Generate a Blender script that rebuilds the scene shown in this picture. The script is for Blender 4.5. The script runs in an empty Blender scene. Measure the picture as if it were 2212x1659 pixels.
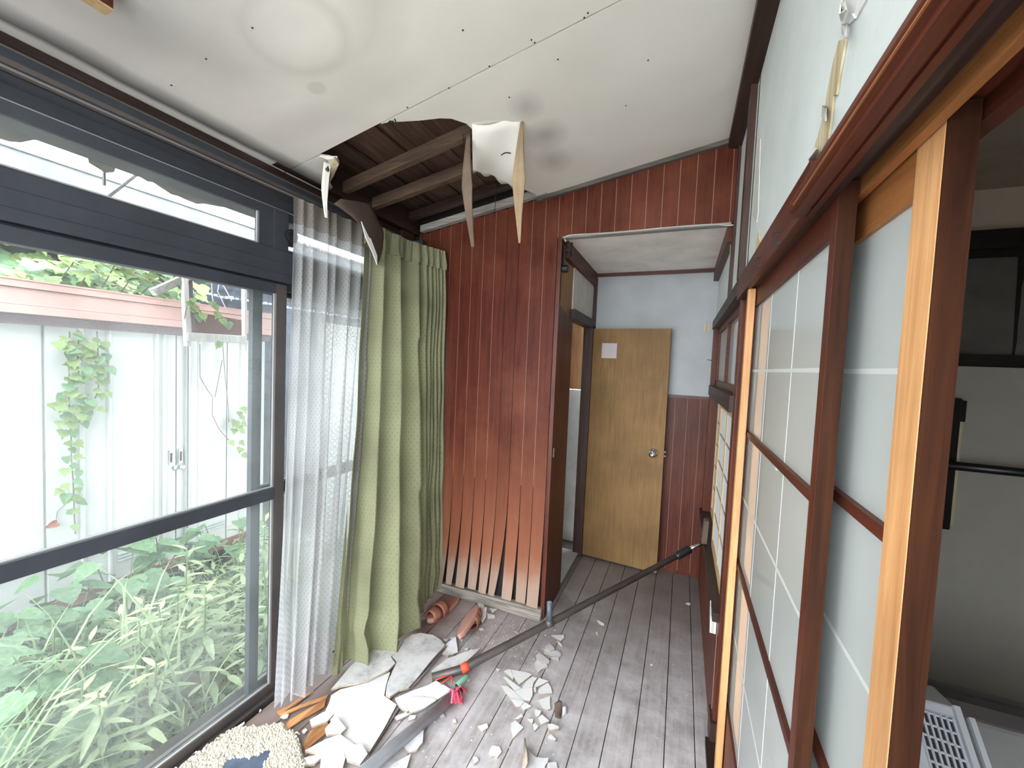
import bpy, math, random
from mathutils import Vector, Matrix, noise
C = bpy.context.scene.collection
SC = bpy.context.scene
RND = random.Random(7)
# ---------------------------------------------------------------- camera
H = 1.45
F, CX, CY = 876.46, 1106.0, 829.5
YAW, PITCH, ROLL = 0.39626, 0.048757, 0.04301
def _axes():
    cy, sy = math.cos(YAW), math.sin(YAW)
    f = Vector((-sy*math.cos(PITCH), cy*math.cos(PITCH), -math.sin(PITCH)))
    r = Vector((cy, sy, 0)); u = r.cross(f)
    c, s = math.cos(ROLL), math.sin(ROLL)
    return r*c+u*s, u*c-r*s, f
AR, AU, AF = _axes()
cam = bpy.data.cameras.new('camera'); cam_o = bpy.data.objects.new('camera', cam); C.objects.link(cam_o)
cam.sensor_width = 36; cam.sensor_fit = 'HORIZONTAL'; cam.lens = F/2212*36
cam.clip_start = 0.02; cam.clip_end = 200
M = Matrix((AR, AU, -AF)).transposed().to_4x4(); M.translation = (0, 0, H)
cam_o.matrix_world = M
SC.camera = cam_o
# ---------------------------------------------------------------- world, light, exposure
w = bpy.data.worlds.new('overcast_sky'); SC.world = w; w.use_nodes = True
bg = w.node_tree.nodes['Background']; bg.inputs[0].default_value = (0.90, 0.95, 1.0, 1); bg.inputs[1].default_value = 3.0
SC.view_settings.view_transform = 'Standard'; SC.view_settings.look = 'None'
SC.view_settings.gamma = 1; SC.view_settings.use_curve_mapping = False
SC.view_settings.exposure = 1.88
SC.cycles.max_bounces = 10; SC.cycles.diffuse_bounces = 5; SC.cycles.transparent_max_bounces = 24
SC.cycles.sample_clamp_indirect = 6
SC.cycles.caustics_reflective = False; SC.cycles.caustics_refractive = False
# ---------------------------------------------------------------- picture -> place helpers (points on real planes)
def ray(x, y): return AR*((x-CX)/F) - AU*((y-CY)/F) + AF
O0 = Vector((0, 0, H))
def onz(x, y, z=0.0): d = ray(x, y); return O0+d*((z-H)/d.z)
def onx(x, y, X): d = ray(x, y); return O0+d*(X/d.x)
def ony(x, y, Y): d = ray(x, y); return O0+d*(Y/d.y)
CS, CZ = 0.17, 2.518                      # the ceiling climbs towards the inner wall
def cz(x, dz=0): return CZ+dz+CS*x
def onc(x, y, dz=0.0):
    d = ray(x, y); t = (CZ+dz-H)/(d.z-CS*d.x); return O0+d*t
# ---------------------------------------------------------------- materials
def newmat(name):
    m = bpy.data.materials.new(name); m.use_nodes = True
    nt = m.node_tree
    return m, nt, nt.nodes['Principled BSDF'], nt.nodes['Material Output']
def N(nt, typ, **kw):
    n = nt.nodes.new(typ)
    for k, v in kw.items():
        if k in n.inputs: n.inputs[k].default_value = v
        else: setattr(n, k, v)
    return n
def ramp(nt, stops):
    r = nt.nodes.new('ShaderNodeValToRGB'); e = r.color_ramp.elements
    while len(e) < len(stops): e.new(0.5)
    for el, (p, c) in zip(e, stops): el.position = p; el.color = (*c, 1) if len(c) == 3 else c
    return r
def coords(nt, scale=(1, 1, 1), kind='Object'):
    tc = nt.nodes.new('ShaderNodeTexCoord'); mp = nt.nodes.new('ShaderNodeMapping')
    mp.inputs['Scale'].default_value = scale
    nt.links.new(tc.outputs[kind], mp.inputs['Vector']); return mp.outputs['Vector']
def vary(nt, col, amount):
    oi = nt.nodes.new('ShaderNodeObjectInfo'); mr = nt.nodes.new('ShaderNodeMapRange')
    mr.inputs['To Min'].default_value = 1-amount; mr.inputs['To Max'].default_value = 1+amount
    nt.links.new(oi.outputs['Random'], mr.inputs['Value'])
    hs = nt.nodes.new('ShaderNodeHueSaturation'); nt.links.new(col, hs.inputs['Color'])
    nt.links.new(mr.outputs['Result'], hs.inputs['Value']); return hs.outputs['Color']
def mixc(nt, fac, a, b, blend='MIX'):
    m = nt.nodes.new('ShaderNodeMix'); m.data_type = 'RGBA'; m.blend_type = blend
    for s, v in ((0, fac), (6, a), (7, b)):
        if hasattr(v, 'is_linked') or isinstance(v, bpy.types.NodeSocket): nt.links.new(v, m.inputs[s])
        else: m.inputs[s].default_value = v if s == 0 else (*v, 1)
    return m.outputs[2]
def bump(nt, bsdf, height, strength=0.2, dist=0.01):
    b = nt.nodes.new('ShaderNodeBump'); b.inputs['Strength'].default_value = strength; b.inputs['Distance'].default_value = dist
    nt.links.new(height, b.inputs['Height']); nt.links.new(b.outputs['Normal'], bsdf.inputs['Normal'])
def wood(name, dark, light, axis='Z', rough=0.5, grain=1.0, var=0.08, spec=0.4, dust=None):
    m, nt, p, o = newmat(name)
    sc = {'X': (0.05, 1, 1), 'Y': (1, 0.05, 1), 'Z': (1, 1, 0.05)}[axis]
    v = coords(nt, sc)
    n1 = N(nt, 'ShaderNodeTexNoise', Scale=60*grain, Detail=5.0, Roughness=0.65, Distortion=0.8); nt.links.new(v, n1.inputs['Vector'])
    r = ramp(nt, [(0.30, dark), (0.52, tuple((a+b)/2 for a, b in zip(dark, light))), (0.72, light)]); nt.links.new(n1.outputs['Fac'], r.inputs['Fac'])
    v2 = coords(nt)
    n2 = N(nt, 'ShaderNodeTexNoise', Scale=3.0, Detail=3.0); nt.links.new(v2, n2.inputs['Vector'])
    mr = N(nt, 'ShaderNodeMapRange'); mr.inputs['From Min'].default_value = .3; mr.inputs['From Max'].default_value = .7
    mr.inputs['To Min'].default_value = .78; mr.inputs['To Max'].default_value = 1.2; nt.links.new(n2.outputs['Fac'], mr.inputs['Value'])
    hs = nt.nodes.new('ShaderNodeHueSaturation'); nt.links.new(r.outputs['Color'], hs.inputs['Color']); nt.links.new(mr.outputs['Result'], hs.inputs['Value'])
    col = hs.outputs['Color']
    if dust:
        n3 = N(nt, 'ShaderNodeTexNoise', Scale=7.0, Detail=8.0, Roughness=0.7); nt.links.new(v2, n3.inputs['Vector'])
        rr = ramp(nt, [(0.40, (0, 0, 0)), (0.68, (1, 1, 1))]); nt.links.new(n3.outputs['Fac'], rr.inputs['Fac'])
        col = mixc(nt, rr.outputs['Color'], col, dust)
    if name == 'worn_floor_wood':      # alcove shade painted into the boards: browner and darker towards the back
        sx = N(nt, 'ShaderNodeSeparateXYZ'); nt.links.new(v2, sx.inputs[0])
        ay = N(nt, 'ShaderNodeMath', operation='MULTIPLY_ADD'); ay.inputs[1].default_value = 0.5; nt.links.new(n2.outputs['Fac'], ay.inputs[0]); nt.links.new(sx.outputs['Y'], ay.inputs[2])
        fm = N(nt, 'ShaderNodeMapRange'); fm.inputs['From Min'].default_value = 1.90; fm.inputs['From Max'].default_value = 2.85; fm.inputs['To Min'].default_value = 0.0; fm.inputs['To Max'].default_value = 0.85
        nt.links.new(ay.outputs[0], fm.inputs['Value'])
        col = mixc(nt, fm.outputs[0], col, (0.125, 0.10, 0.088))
        ax_ = N(nt, 'ShaderNodeMath', operation='MULTIPLY_ADD'); ax_.inputs[1].default_value = 0.45; nt.links.new(n2.outputs['Fac'], ax_.inputs[0]); nt.links.new(sx.outputs['X'], ax_.inputs[2])
        wm = N(nt, 'ShaderNodeMapRange'); wm.inputs['From Min'].default_value = -1.02; wm.inputs['From Max'].default_value = -0.72; wm.inputs['To Min'].default_value = 0.9; wm.inputs['To Max'].default_value = 0.0
        nt.links.new(ax_.outputs[0], wm.inputs['Value'])      # damp rotten boards along the sill
        col = mixc(nt, wm.outputs[0], col, (0.150, 0.098, 0.078))
    col = vary(nt, col, var)
    nt.links.new(col, p.inputs['Base Color']); p.inputs['Roughness'].default_value = rough
    p.inputs['Specular IOR Level'].default_value = spec
    bump(nt, p, n1.outputs['Fac'], 0.25, 0.003)
    return m
def plain(name, col, rough=0.6, metal=0.0, mottle=0.06, scale=8.0, bumpy=0.0, var=0.0, spec=0.5):
    m, nt, p, o = newmat(name)
    v = coords(nt)
    n = N(nt, 'ShaderNodeTexNoise', Scale=scale, Detail=6.0, Roughness=0.6); nt.links.new(v, n.inputs['Vector'])
    a = tuple(max(0, c*(1-mottle*2)) for c in col); b = tuple(min(1, c*(1+mottle*1.5)) for c in col)
    r = ramp(nt, [(0.3, a), (0.7, b)]); nt.links.new(n.outputs['Fac'], r.inputs['Fac'])
    c = r.outputs['Color']
    if var: c = vary(nt, c, var)
    nt.links.new(c, p.inputs['Base Color'])
    p.inputs['Roughness'].default_value = rough; p.inputs['Metallic'].default_value = metal
    p.inputs['Specular IOR Level'].default_value = spec
    if bumpy:
        n2 = N(nt, 'ShaderNodeTexNoise', Scale=scale*25, Detail=3.0); nt.links.new(v, n2.inputs['Vector'])
        bump(nt, p, n2.outputs['Fac'], bumpy, 0.004)
    return m
def leafmat(name, col, col2, trans=0.35):
    m, nt, p, o = newmat(name)
    v = coords(nt, (1, 1, 1))
    n = N(nt, 'ShaderNodeTexNoise', Scale=6.0, Detail=2.0); nt.links.new(v, n.inputs['Vector'])
    r = ramp(nt, [(0.35, col), (0.65, col2)]); nt.links.new(n.outputs['Fac'], r.inputs['Fac'])
    c = vary(nt, r.outputs['Color'], 0.22)
    nt.links.new(c, p.inputs['Base Color']); p.inputs['Roughness'].default_value = 0.55
    t = N(nt, 'ShaderNodeBsdfTranslucent'); nt.links.new(c, t.inputs['Color'])
    mx = N(nt, 'ShaderNodeMixShader', Fac=trans); nt.links.new(p.outputs[0], mx.inputs[1]); nt.links.new(t.outputs[0], mx.inputs[2])
    nt.links.new(mx.outputs[0], o.inputs['Surface']); return m
def windowglass(name, tint=(0.97, 0.985, 0.985), dust=0.06):
    m, nt, p, o = newmat(name); nt.nodes.remove(p)
    tr = N(nt, 'ShaderNodeBsdfTransparent', Color=(*tint, 1)); gl = N(nt, 'ShaderNodeBsdfGlossy', Roughness=0.02)
    fr = N(nt, 'ShaderNodeFresnel', IOR=1.45)
    geo = N(nt, 'ShaderNodeNewGeometry'); fm = N(nt, 'ShaderNodeMath', operation='MULTIPLY_ADD'); fm.inputs[1].default_value = -1.0; nt.links.new(geo.outputs['Backfacing'], fm.inputs[0]); fm.inputs[2].default_value = 1.0
    fx = N(nt, 'ShaderNodeMath', operation='MULTIPLY'); nt.links.new(fr.outputs[0], fx.inputs[0]); nt.links.new(fm.outputs[0], fx.inputs[1])
    mx = N(nt, 'ShaderNodeMixShader'); nt.links.new(fx.outputs[0], mx.inputs[0]); nt.links.new(tr.outputs[0], mx.inputs[1]); nt.links.new(gl.outputs[0], mx.inputs[2])
    df = N(nt, 'ShaderNodeBsdfTranslucent', Color=(0.9, 0.95, 0.95, 1))
    v = coords(nt); n = N(nt, 'ShaderNodeTexNoise', Scale=5.0, Detail=8.0); nt.links.new(v, n.inputs['Vector'])
    ml = N(nt, 'ShaderNodeMath', operation='MULTIPLY'); ml.inputs[1].default_value = dust*2; nt.links.new(n.outputs['Fac'], ml.inputs[0])
    m2 = N(nt, 'ShaderNodeMixShader'); nt.links.new(ml.outputs[0], m2.inputs[0]); nt.links.new(mx.outputs[0], m2.inputs[1]); nt.links.new(df.outputs[0], m2.inputs[2])
    nt.links.new(m2.outputs[0], o.inputs['Surface']); return m

MT = {}
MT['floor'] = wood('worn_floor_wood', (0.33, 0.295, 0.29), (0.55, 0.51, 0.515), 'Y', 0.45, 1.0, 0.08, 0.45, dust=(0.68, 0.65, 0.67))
MT['floor_base'] = plain('dark_underfloor', (0.015, 0.012, 0.01), 0.9)
MT['splinter'] = wood('splintered_ply', (0.22, 0.085, 0.03), (0.52, 0.26, 0.10), 'Y', 0.6, 1.0, 0.2)
MT['panel'] = None
MT['redwood'] = wood('reddish_brown_wood', (0.058, 0.014, 0.008), (0.150, 0.042, 0.022), 'Z', 0.42, 1.0, 0.06, 0.25)
MT['redwood_y'] = wood('reddish_brown_wood_rail', (0.052, 0.012, 0.007), (0.135, 0.036, 0.018), 'Y', 0.42, 1.0, 0.06, 0.25)
MT['redwood_x'] = wood('reddish_brown_wood_cross', (0.060, 0.018, 0.011), (0.135, 0.045, 0.026), 'X', 0.4, 1.0, 0.06)
MT['orange'] = wood('orange_cedar', (0.46, 0.215, 0.085), (0.74, 0.41, 0.185), 'Z', 0.45, 1.0, 0.05)
MT['darkedge'] = wood('dark_stile_edge', (0.022, 0.007, 0.003), (0.060, 0.019, 0.007), 'Z', 0.6, 1.0, 0.04, 0.15)  # narrow stile edge coloured darker than the wood of its face
MT['orange_y'] = wood('orange_cedar_rail', (0.24, 0.085, 0.025), (0.42, 0.18, 0.06), 'Y', 0.45, 1.0, 0.05)
MT['darkwood'] = wood('dark_brown_trim', (0.022, 0.012, 0.010), (0.060, 0.034, 0.028), 'Y', 0.5, 1.0, 0.08)
MT['trimgrey'] = wood('grey_brown_trim', (0.06, 0.05, 0.043), (0.15, 0.13, 0.115), 'X', 0.6, 1.0, 0.05)
MT['darkwood_z'] = wood('dark_brown_post', (0.030, 0.014, 0.010), (0.075, 0.036, 0.026), 'Z', 0.5, 1.0, 0.08)
MT['darkwood_x'] = wood('dark_brown_batten', (0.030, 0.018, 0.014), (0.075, 0.045, 0.036), 'X', 0.5, 1.0, 0.08)
MT['blackwood'] = wood('blackened_wood', (0.008, 0.006, 0.006), (0.022, 0.017, 0.016), 'X', 0.5, 1.0, 0.08)
MT['rawwood'] = wood('raw_rafter_wood', (0.06, 0.039, 0.026), (0.165, 0.105, 0.066), 'X', 0.75, 1.0, 0.12)
MT['greywood'] = wood('weathered_grey_batten', (0.20, 0.18, 0.16), (0.46, 0.43, 0.40), 'X', 0.8, 1.0, 0.06)
MT['rawwood_z'] = wood('raw_pale_jamb', (0.24, 0.13, 0.06), (0.42, 0.25, 0.12), 'Z', 0.7, 1.0, 0.05)
MT['deck'] = wood('old_roof_board', (0.05, 0.028, 0.020), (0.19, 0.112, 0.078), 'Y', 0.85, 1.0, 0.30)
MT['beige'] = wood('pale_oak_veneer', (0.215, 0.122, 0.045), (0.305, 0.182, 0.078), 'Z', 0.55, 1.3, 0.0, 0.2)
MT['shojiwood'] = wood('pale_yellow_shoji_wood', (0.48, 0.32, 0.15), (0.66, 0.48, 0.26), 'Z', 0.55, 1.0, 0.05)
MT['paper'] = plain('white_shoji_paper', (0.72, 0.73, 0.74), 0.9, mottle=0.02)
MT['oldwhite'] = wood('peeling_white_paint_wood', (0.50, 0.47, 0.43), (0.85, 0.83, 0.80), 'Z', 0.85, 1.0, 0.05)
MT['alu'] = plain('dark_bronze_aluminium', (0.050, 0.056, 0.070), 0.5, 0.2, 0.1, 5.0)
MT['alu_brown'] = plain('brown_bronze_aluminium', (0.105, 0.092, 0.088), 0.45, 0.4, 0.12, 5.0)
MT['alu_edge'] = plain('bright_gasket', (0.42, 0.42, 0.42), 0.5, 0.2)
MT['black'] = plain('black_plastic', (0.010, 0.010, 0.011), 0.35)
MT['chrome'] = plain('brushed_chrome', (0.62, 0.62, 0.62), 0.22, 1.0, 0.03)
MT['glass'] = windowglass('dusty_window_glass')
def frosted():
    m, nt, p, o = newmat('frosted_door_glass')
    v = coords(nt); n = N(nt, 'ShaderNodeTexNoise', Scale=2.2, Detail=3.0); nt.links.new(v, n.inputs['Vector'])
    r = ramp(nt, [(0.3, (0.52, 0.55, 0.535)), (0.7, (0.59, 0.615, 0.595))]); nt.links.new(n.outputs['Fac'], r.inputs['Fac'])
    nt.links.new(r.outputs['Color'], p.inputs['Base Color'])
    p.inputs['Roughness'].default_value = 0.9; p.inputs['Specular IOR Level'].default_value = 0.1
    p.inputs['Coat Weight'].default_value = 1.0; p.inputs['Coat Roughness'].default_value = 0.03; p.inputs['Coat IOR'].default_value = 1.5
    t = N(nt, 'ShaderNodeBsdfTranslucent', Color=(0.7, 0.76, 0.76, 1))
    mx = N(nt, 'ShaderNodeMixShader', Fac=0.12); nt.links.new(p.outputs[0], mx.inputs[1]); nt.links.new(t.outputs[0], mx.inputs[2])
    nt.links.new(mx.outputs[0], o.inputs['Surface']); return m
MT['frost'] = frosted()
MT['frost_line'] = plain('pale_glued_muntin', (0.61, 0.63, 0.605), 0.5, mottle=0.03)
def ceilmat():
    m, nt, p, o = newmat('stained_ceiling_board')
    v = coords(nt)
    n = N(nt, 'ShaderNodeTexNoise', Scale=2.5, Detail=5.0); nt.links.new(v, n.inputs['Vector'])
    r = ramp(nt, [(0.3, (0.83, 0.80, 0.725)), (0.62, (0.885, 0.86, 0.785))]); nt.links.new(n.outputs['Fac'], r.inputs['Fac'])
    col = r.outputs['Color']
    wob = N(nt, 'ShaderNodeTexNoise', Scale=5.0, Detail=4.0); nt.links.new(v, wob.inputs['Vector'])
    def stain(px, py, rx, ry, colr, soft, amt, ring=None):
        nonlocal col
        mp = N(nt, 'ShaderNodeMapping'); mp.inputs['Location'].default_value = (-px/rx, -py/ry, 0); mp.inputs['Scale'].default_value = (1/rx, 1/ry, 0)
        nt.links.new(v, mp.inputs['Vector'])
        ln = N(nt, 'ShaderNodeVectorMath', operation='LENGTH'); nt.links.new(mp.outputs[0], ln.inputs[0])
        ad = N(nt, 'ShaderNodeMath', operation='MULTIPLY_ADD'); ad.inputs[1].default_value = 0.30; nt.links.new(wob.outputs['Fac'], ad.inputs[0]); nt.links.new(ln.outputs['Value'], ad.inputs[2])
        if ring: rr = ramp(nt, [(0.0, (0, 0, 0)), (0.55-ring, (0, 0, 0)), (0.56, (amt,)*3), (0.56+ring, (0, 0, 0))])
        else: rr = ramp(nt, [(0.0, (amt,)*3), (max(0.01, 0.55-soft), (amt,)*3), (0.60, (0, 0, 0))])
        dv = N(nt, 'ShaderNodeMath', operation='MULTIPLY'); dv.inputs[1].default_value = 0.5; nt.links.new(ad.outputs[0], dv.inputs[0])
        nt.links.new(dv.outputs[0], rr.inputs['Fac'])
        col = mixc(nt, rr.outputs['Color'], col, colr)
    stain(-1.02, 0.66, 0.31, 0.33, (0.50, 0.47, 0.39), 0.0, 0.34, ring=0.16)
    stain(-1.05, 0.84, 0.14, 0.13, (0.50, 0.48, 0.41), 0.0, 0.25, ring=0.10)
    stain(-1.32, 0.55, 0.40, 0.42, (0.42, 0.41, 0.385), 0.35, 0.75)
    stain(-0.585, 1.66, 0.10, 0.11, (0.30, 0.29, 0.27), 0.40, 0.60)
    stain(-0.62, 1.86, 0.09, 0.13, (0.35, 0.33, 0.31), 0.40, 0.50)
    stain(-1.154, 1.00, 0.035, 0.03, (0.46, 0.44, 0.39), 0.15, 0.35)
    stain(-0.60, 1.45, 0.07, 0.09, (0.38, 0.36, 0.33), 0.40, 0.50)
    stain(-1.15, 1.10, 0.40, 0.10, (0.60, 0.57, 0.50), 0.30, 0.30)
    # dusty line beside the window wall, the sag's soft shade painted in
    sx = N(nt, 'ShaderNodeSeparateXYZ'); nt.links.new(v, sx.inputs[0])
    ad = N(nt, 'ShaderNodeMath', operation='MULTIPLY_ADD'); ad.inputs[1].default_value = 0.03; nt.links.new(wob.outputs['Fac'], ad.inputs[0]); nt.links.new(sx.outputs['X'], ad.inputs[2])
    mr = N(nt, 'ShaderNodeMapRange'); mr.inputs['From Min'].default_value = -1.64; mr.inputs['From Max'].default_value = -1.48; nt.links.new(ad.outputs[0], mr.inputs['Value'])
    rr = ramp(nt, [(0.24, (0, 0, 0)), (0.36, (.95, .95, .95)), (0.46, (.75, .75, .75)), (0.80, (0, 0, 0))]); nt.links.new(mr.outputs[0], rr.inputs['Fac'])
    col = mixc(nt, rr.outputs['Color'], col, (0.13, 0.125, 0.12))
    nt.links.new(col, p.inputs['Base Color']); p.inputs['Roughness'].default_value = 0.8
    n2 = N(nt, 'ShaderNodeTexNoise', Scale=1.6, Detail=2.0); nt.links.new(v, n2.inputs['Vector'])
    bump(nt, p, n2.outputs['Fac'], 0.5, 0.05)
    return m
MT['ceil'] = ceilmat()
def panelmat():
    m, nt, p, o = newmat('mahogany_wall_panelling')
    v = coords(nt, (1, 1, 0.05))
    n1 = N(nt, 'ShaderNodeTexNoise', Scale=70.0, Detail=5.0, Roughness=0.6, Distortion=0.5); nt.links.new(v, n1.inputs['Vector'])
    r = ramp(nt, [(0.3, (0.060, 0.011, 0.006)), (0.7, (0.120, 0.027, 0.013))]); nt.links.new(n1.outputs['Fac'], r.inputs['Fac'])
    v2 = coords(nt); n2 = N(nt, 'ShaderNodeTexNoise', Scale=2.0, Detail=6.0, Roughness=0.6); nt.links.new(v2, n2.inputs['Vector'])
    rr = ramp(nt, [(0.45, (0, 0, 0)), (0.72, (.55, .55, .55))]); nt.links.new(n2.outputs['Fac'], rr.inputs['Fac'])
    col = mixc(nt, rr.outputs['Color'], r.outputs['Color'], (0.22, 0.075, 0.040))
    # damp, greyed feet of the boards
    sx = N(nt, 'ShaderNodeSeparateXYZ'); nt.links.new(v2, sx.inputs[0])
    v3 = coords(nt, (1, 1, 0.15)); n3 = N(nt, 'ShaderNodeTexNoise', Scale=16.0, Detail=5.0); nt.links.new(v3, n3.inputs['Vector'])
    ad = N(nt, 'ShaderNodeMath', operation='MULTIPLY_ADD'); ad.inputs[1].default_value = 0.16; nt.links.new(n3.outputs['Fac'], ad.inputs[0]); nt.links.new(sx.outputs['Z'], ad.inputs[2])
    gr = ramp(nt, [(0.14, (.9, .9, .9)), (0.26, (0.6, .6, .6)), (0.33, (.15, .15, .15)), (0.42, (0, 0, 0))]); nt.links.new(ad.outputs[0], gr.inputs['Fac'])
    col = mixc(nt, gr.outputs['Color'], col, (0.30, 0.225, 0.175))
    bl = N(nt, 'ShaderNodeMapRange'); bl.inputs['From Min'].default_value = 0.35; bl.inputs['From Max'].default_value = 1.15; bl.inputs['To Min'].default_value = 0.68; bl.inputs['To Max'].default_value = 0.0  # boards painted lighter low down, standing in for light bounced off the floor
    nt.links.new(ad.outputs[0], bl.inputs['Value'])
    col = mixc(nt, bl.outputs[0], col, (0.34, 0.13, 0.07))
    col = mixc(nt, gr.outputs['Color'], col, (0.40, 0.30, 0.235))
    col = vary(nt, col, 0.10)
    nt.links.new(col, p.inputs['Base Color']); p.inputs['Roughness'].default_value = 0.5; p.inputs['Specular IOR Level'].default_value = 0.15
    bump(nt, p, n1.outputs['Fac'], 0.15, 0.002); return m
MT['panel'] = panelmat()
MT['groove'] = plain('pale_groove', (0.44, 0.29, 0.23), 0.7)
MT['plaster'] = plain('pale_blue_wall_plaster', (0.65, 0.70, 0.69), 0.9, mottle=0.05, scale=3.0, bumpy=0.15)
MT['plaster_grey'] = plain('grey_blue_wall_plaster', (0.44, 0.465, 0.475), 0.9, mottle=0.05, scale=4.0, bumpy=0.2)
MT['plaster_white'] = plain('white_old_plaster', (0.62, 0.61, 0.57), 0.9, mottle=0.08, scale=6.0, bumpy=0.2)
MT['alcove_ceil'] = plain('alcove_ceiling_board', (0.92, 0.87, 0.81), 0.9, mottle=0.07, scale=5.0)
MT['sand'] = plain('beige_sand_wall', (0.66, 0.575, 0.47), 0.95, mottle=0.05, bumpy=0.2)
MT['board_top'] = plain('white_plasterboard_face', (0.58, 0.58, 0.57), 0.85, mottle=0.10, scale=14.0, bumpy=0.2, var=0.05)
def dirtyboard():
    m, nt, p, o = newmat('dirty_plasterboard_face')
    v = coords(nt); n = N(nt, 'ShaderNodeTexNoise', Scale=9.0, Detail=10.0, Roughness=0.72); nt.links.new(v, n.inputs['Vector'])
    r = ramp(nt, [(0.28, (0.22, 0.215, 0.21)), (0.42, (0.52, 0.515, 0.51)), (0.58, (0.70, 0.695, 0.69))]); nt.links.new(n.outputs['Fac'], r.inputs['Fac'])
    nt.links.new(vary(nt, r.outputs['Color'], 0.08), p.inputs['Base Color']); p.inputs['Roughness'].default_value = 0.85
    bump(nt, p, n.outputs['Fac'], 0.3, 0.004); return m
MT['board_dirty'] = dirtyboard()
MT['board_pale'] = plain('clean_plaster_shard', (0.80, 0.80, 0.785), 0.85, mottle=0.03, var=0.05)
MT['board_grey'] = plain('grey_plaster_shard', (0.62, 0.615, 0.625), 0.85, mottle=0.08, scale=20, var=0.06)
MT['board_core'] = plain('torn_plaster_edge', (0.40, 0.33, 0.26), 0.95, mottle=0.15, scale=40)
MT['cardback'] = plain('brown_card_backing', (0.12, 0.085, 0.065), 0.9, mottle=0.12)
MT['peelwood'] = wood('torn_yellow_ply', (0.40, 0.30, 0.16), (0.78, 0.70, 0.50), 'Z', 0.85, 1.0, 0.08)
def curtain_green():
    m, nt, p, o = newmat('green_dotted_cloth')
    uv = nt.nodes.new('ShaderNodeUVMap')
    def dots(off):
        mp = N(nt, 'ShaderNodeMapping'); mp.inputs['Scale'].default_value = (27, 27, 1); mp.inputs['Location'].default_value = (off, off, 0); nt.links.new(uv.outputs[0], mp.inputs['Vector'])
        fr = N(nt, 'ShaderNodeVectorMath', operation='FRACTION'); nt.links.new(mp.outputs[0], fr.inputs[0])
        sb = N(nt, 'ShaderNodeVectorMath', operation='SUBTRACT'); sb.inputs[1].default_value = (0.5, 0.5, 0); nt.links.new(fr.outputs[0], sb.inputs[0])
        ln = N(nt, 'ShaderNodeVectorMath', operation='LENGTH'); nt.links.new(sb.outputs[0], ln.inputs[0])
        lt = N(nt, 'ShaderNodeMath', operation='LESS_THAN'); lt.inputs[1].default_value = 0.085; nt.links.new(ln.outputs['Value'], lt.inputs[0]); return lt.outputs[0]
    mx = N(nt, 'ShaderNodeMath', operation='MAXIMUM'); nt.links.new(dots(0), mx.inputs[0]); nt.links.new(dots(0.5), mx.inputs[1])
    n = N(nt, 'ShaderNodeTexNoise', Scale=3.0, Detail=6.0); nt.links.new(coords(nt), n.inputs['Vector'])
    r = ramp(nt, [(0.30, (0.21, 0.21, 0.12)), (0.52, (0.31, 0.315, 0.185)), (0.8, (0.37, 0.38, 0.225))]); nt.links.new(n.outputs['Fac'], r.inputs['Fac'])
    c = mixc(nt, mx.outputs[0], r.outputs['Color'], (0.17, 0.195, 0.115))
    nt.links.new(c, p.inputs['Base Color']); p.inputs['Roughness'].default_value = 0.85; p.inputs['Sheen Weight'].default_value = 0.2
    t = N(nt, 'ShaderNodeBsdfTranslucent'); nt.links.new(c, t.inputs['Color'])
    ms = N(nt, 'ShaderNodeMixShader', Fac=0.22); nt.links.new(p.outputs[0], ms.inputs[1]); nt.links.new(t.outputs[0], ms.inputs[2])
    nt.links.new(ms.outputs[0], o.inputs['Surface']); return m
MT['green'] = curtain_green()
def curtain_lace(name, col, base):
    m, nt, p, o = newmat(name); nt.nodes.remove(p)
    uv = nt.nodes.new('ShaderNodeUVMap')
    mp = N(nt, 'ShaderNodeMapping'); mp.inputs['Scale'].default_value = (75, 55, 1); mp.inputs['Rotation'].default_value = (0, 0, math.radians(45)); nt.links.new(uv.outputs[0], mp.inputs['Vector'])
    fr = N(nt, 'ShaderNodeVectorMath', operation='FRACTION'); nt.links.new(mp.outputs[0], fr.inputs[0])
    sb = N(nt, 'ShaderNodeVectorMath', operation='SUBTRACT'); sb.inputs[1].default_value = (0.5, 0.5, 0); nt.links.new(fr.outputs[0], sb.inputs[0])
    ln = N(nt, 'ShaderNodeVectorMath', operation='LENGTH'); nt.links.new(sb.outputs[0], ln.inputs[0])
    mr = N(nt, 'ShaderNodeMapRange'); mr.inputs['From Min'].default_value = 0.22; mr.inputs['From Max'].default_value = 0.36; mr.inputs['To Min'].default_value = base-0.10; mr.inputs['To Max'].default_value = base+0.07
    nt.links.new(ln.outputs['Value'], mr.inputs['Value'])
    n = N(nt, 'ShaderNodeTexNoise', Scale=4.0, Detail=5.0); nt.links.new(coords(nt), n.inputs['Vector'])
    r = ramp(nt, [(0.3, tuple(c*0.82 for c in col)), (0.65, col)]); nt.links.new(n.outputs['Fac'], r.inputs['Fac'])
    d = N(nt, 'ShaderNodeBsdfDiffuse'); t = N(nt, 'ShaderNodeBsdfTranslucent'); tp = N(nt, 'ShaderNodeBsdfTransparent')
    nt.links.new(r.outputs['Color'], d.inputs['Color']); nt.links.new(r.outputs['Color'], t.inputs['Color'])
    m1 = N(nt, 'ShaderNodeMixShader', Fac=0.55); nt.links.new(d.outputs[0], m1.inputs[1]); nt.links.new(t.outputs[0], m1.inputs[2])
    m2 = N(nt, 'ShaderNodeMixShader'); nt.links.new(mr.outputs[0], m2.inputs[0]); nt.links.new(tp.outputs[0], m2.inputs[1]); nt.links.new(m1.outputs[0], m2.inputs[2])
    nt.links.new(m2.outputs[0], o.inputs['Surface']); return m
MT['lace'] = curtain_lace('white_lace', (0.70, 0.705, 0.71), 0.80)
MT['lace_hem'] = curtain_lace('white_lace_hem', (0.72, 0.71, 0.72), 0.86)
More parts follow.
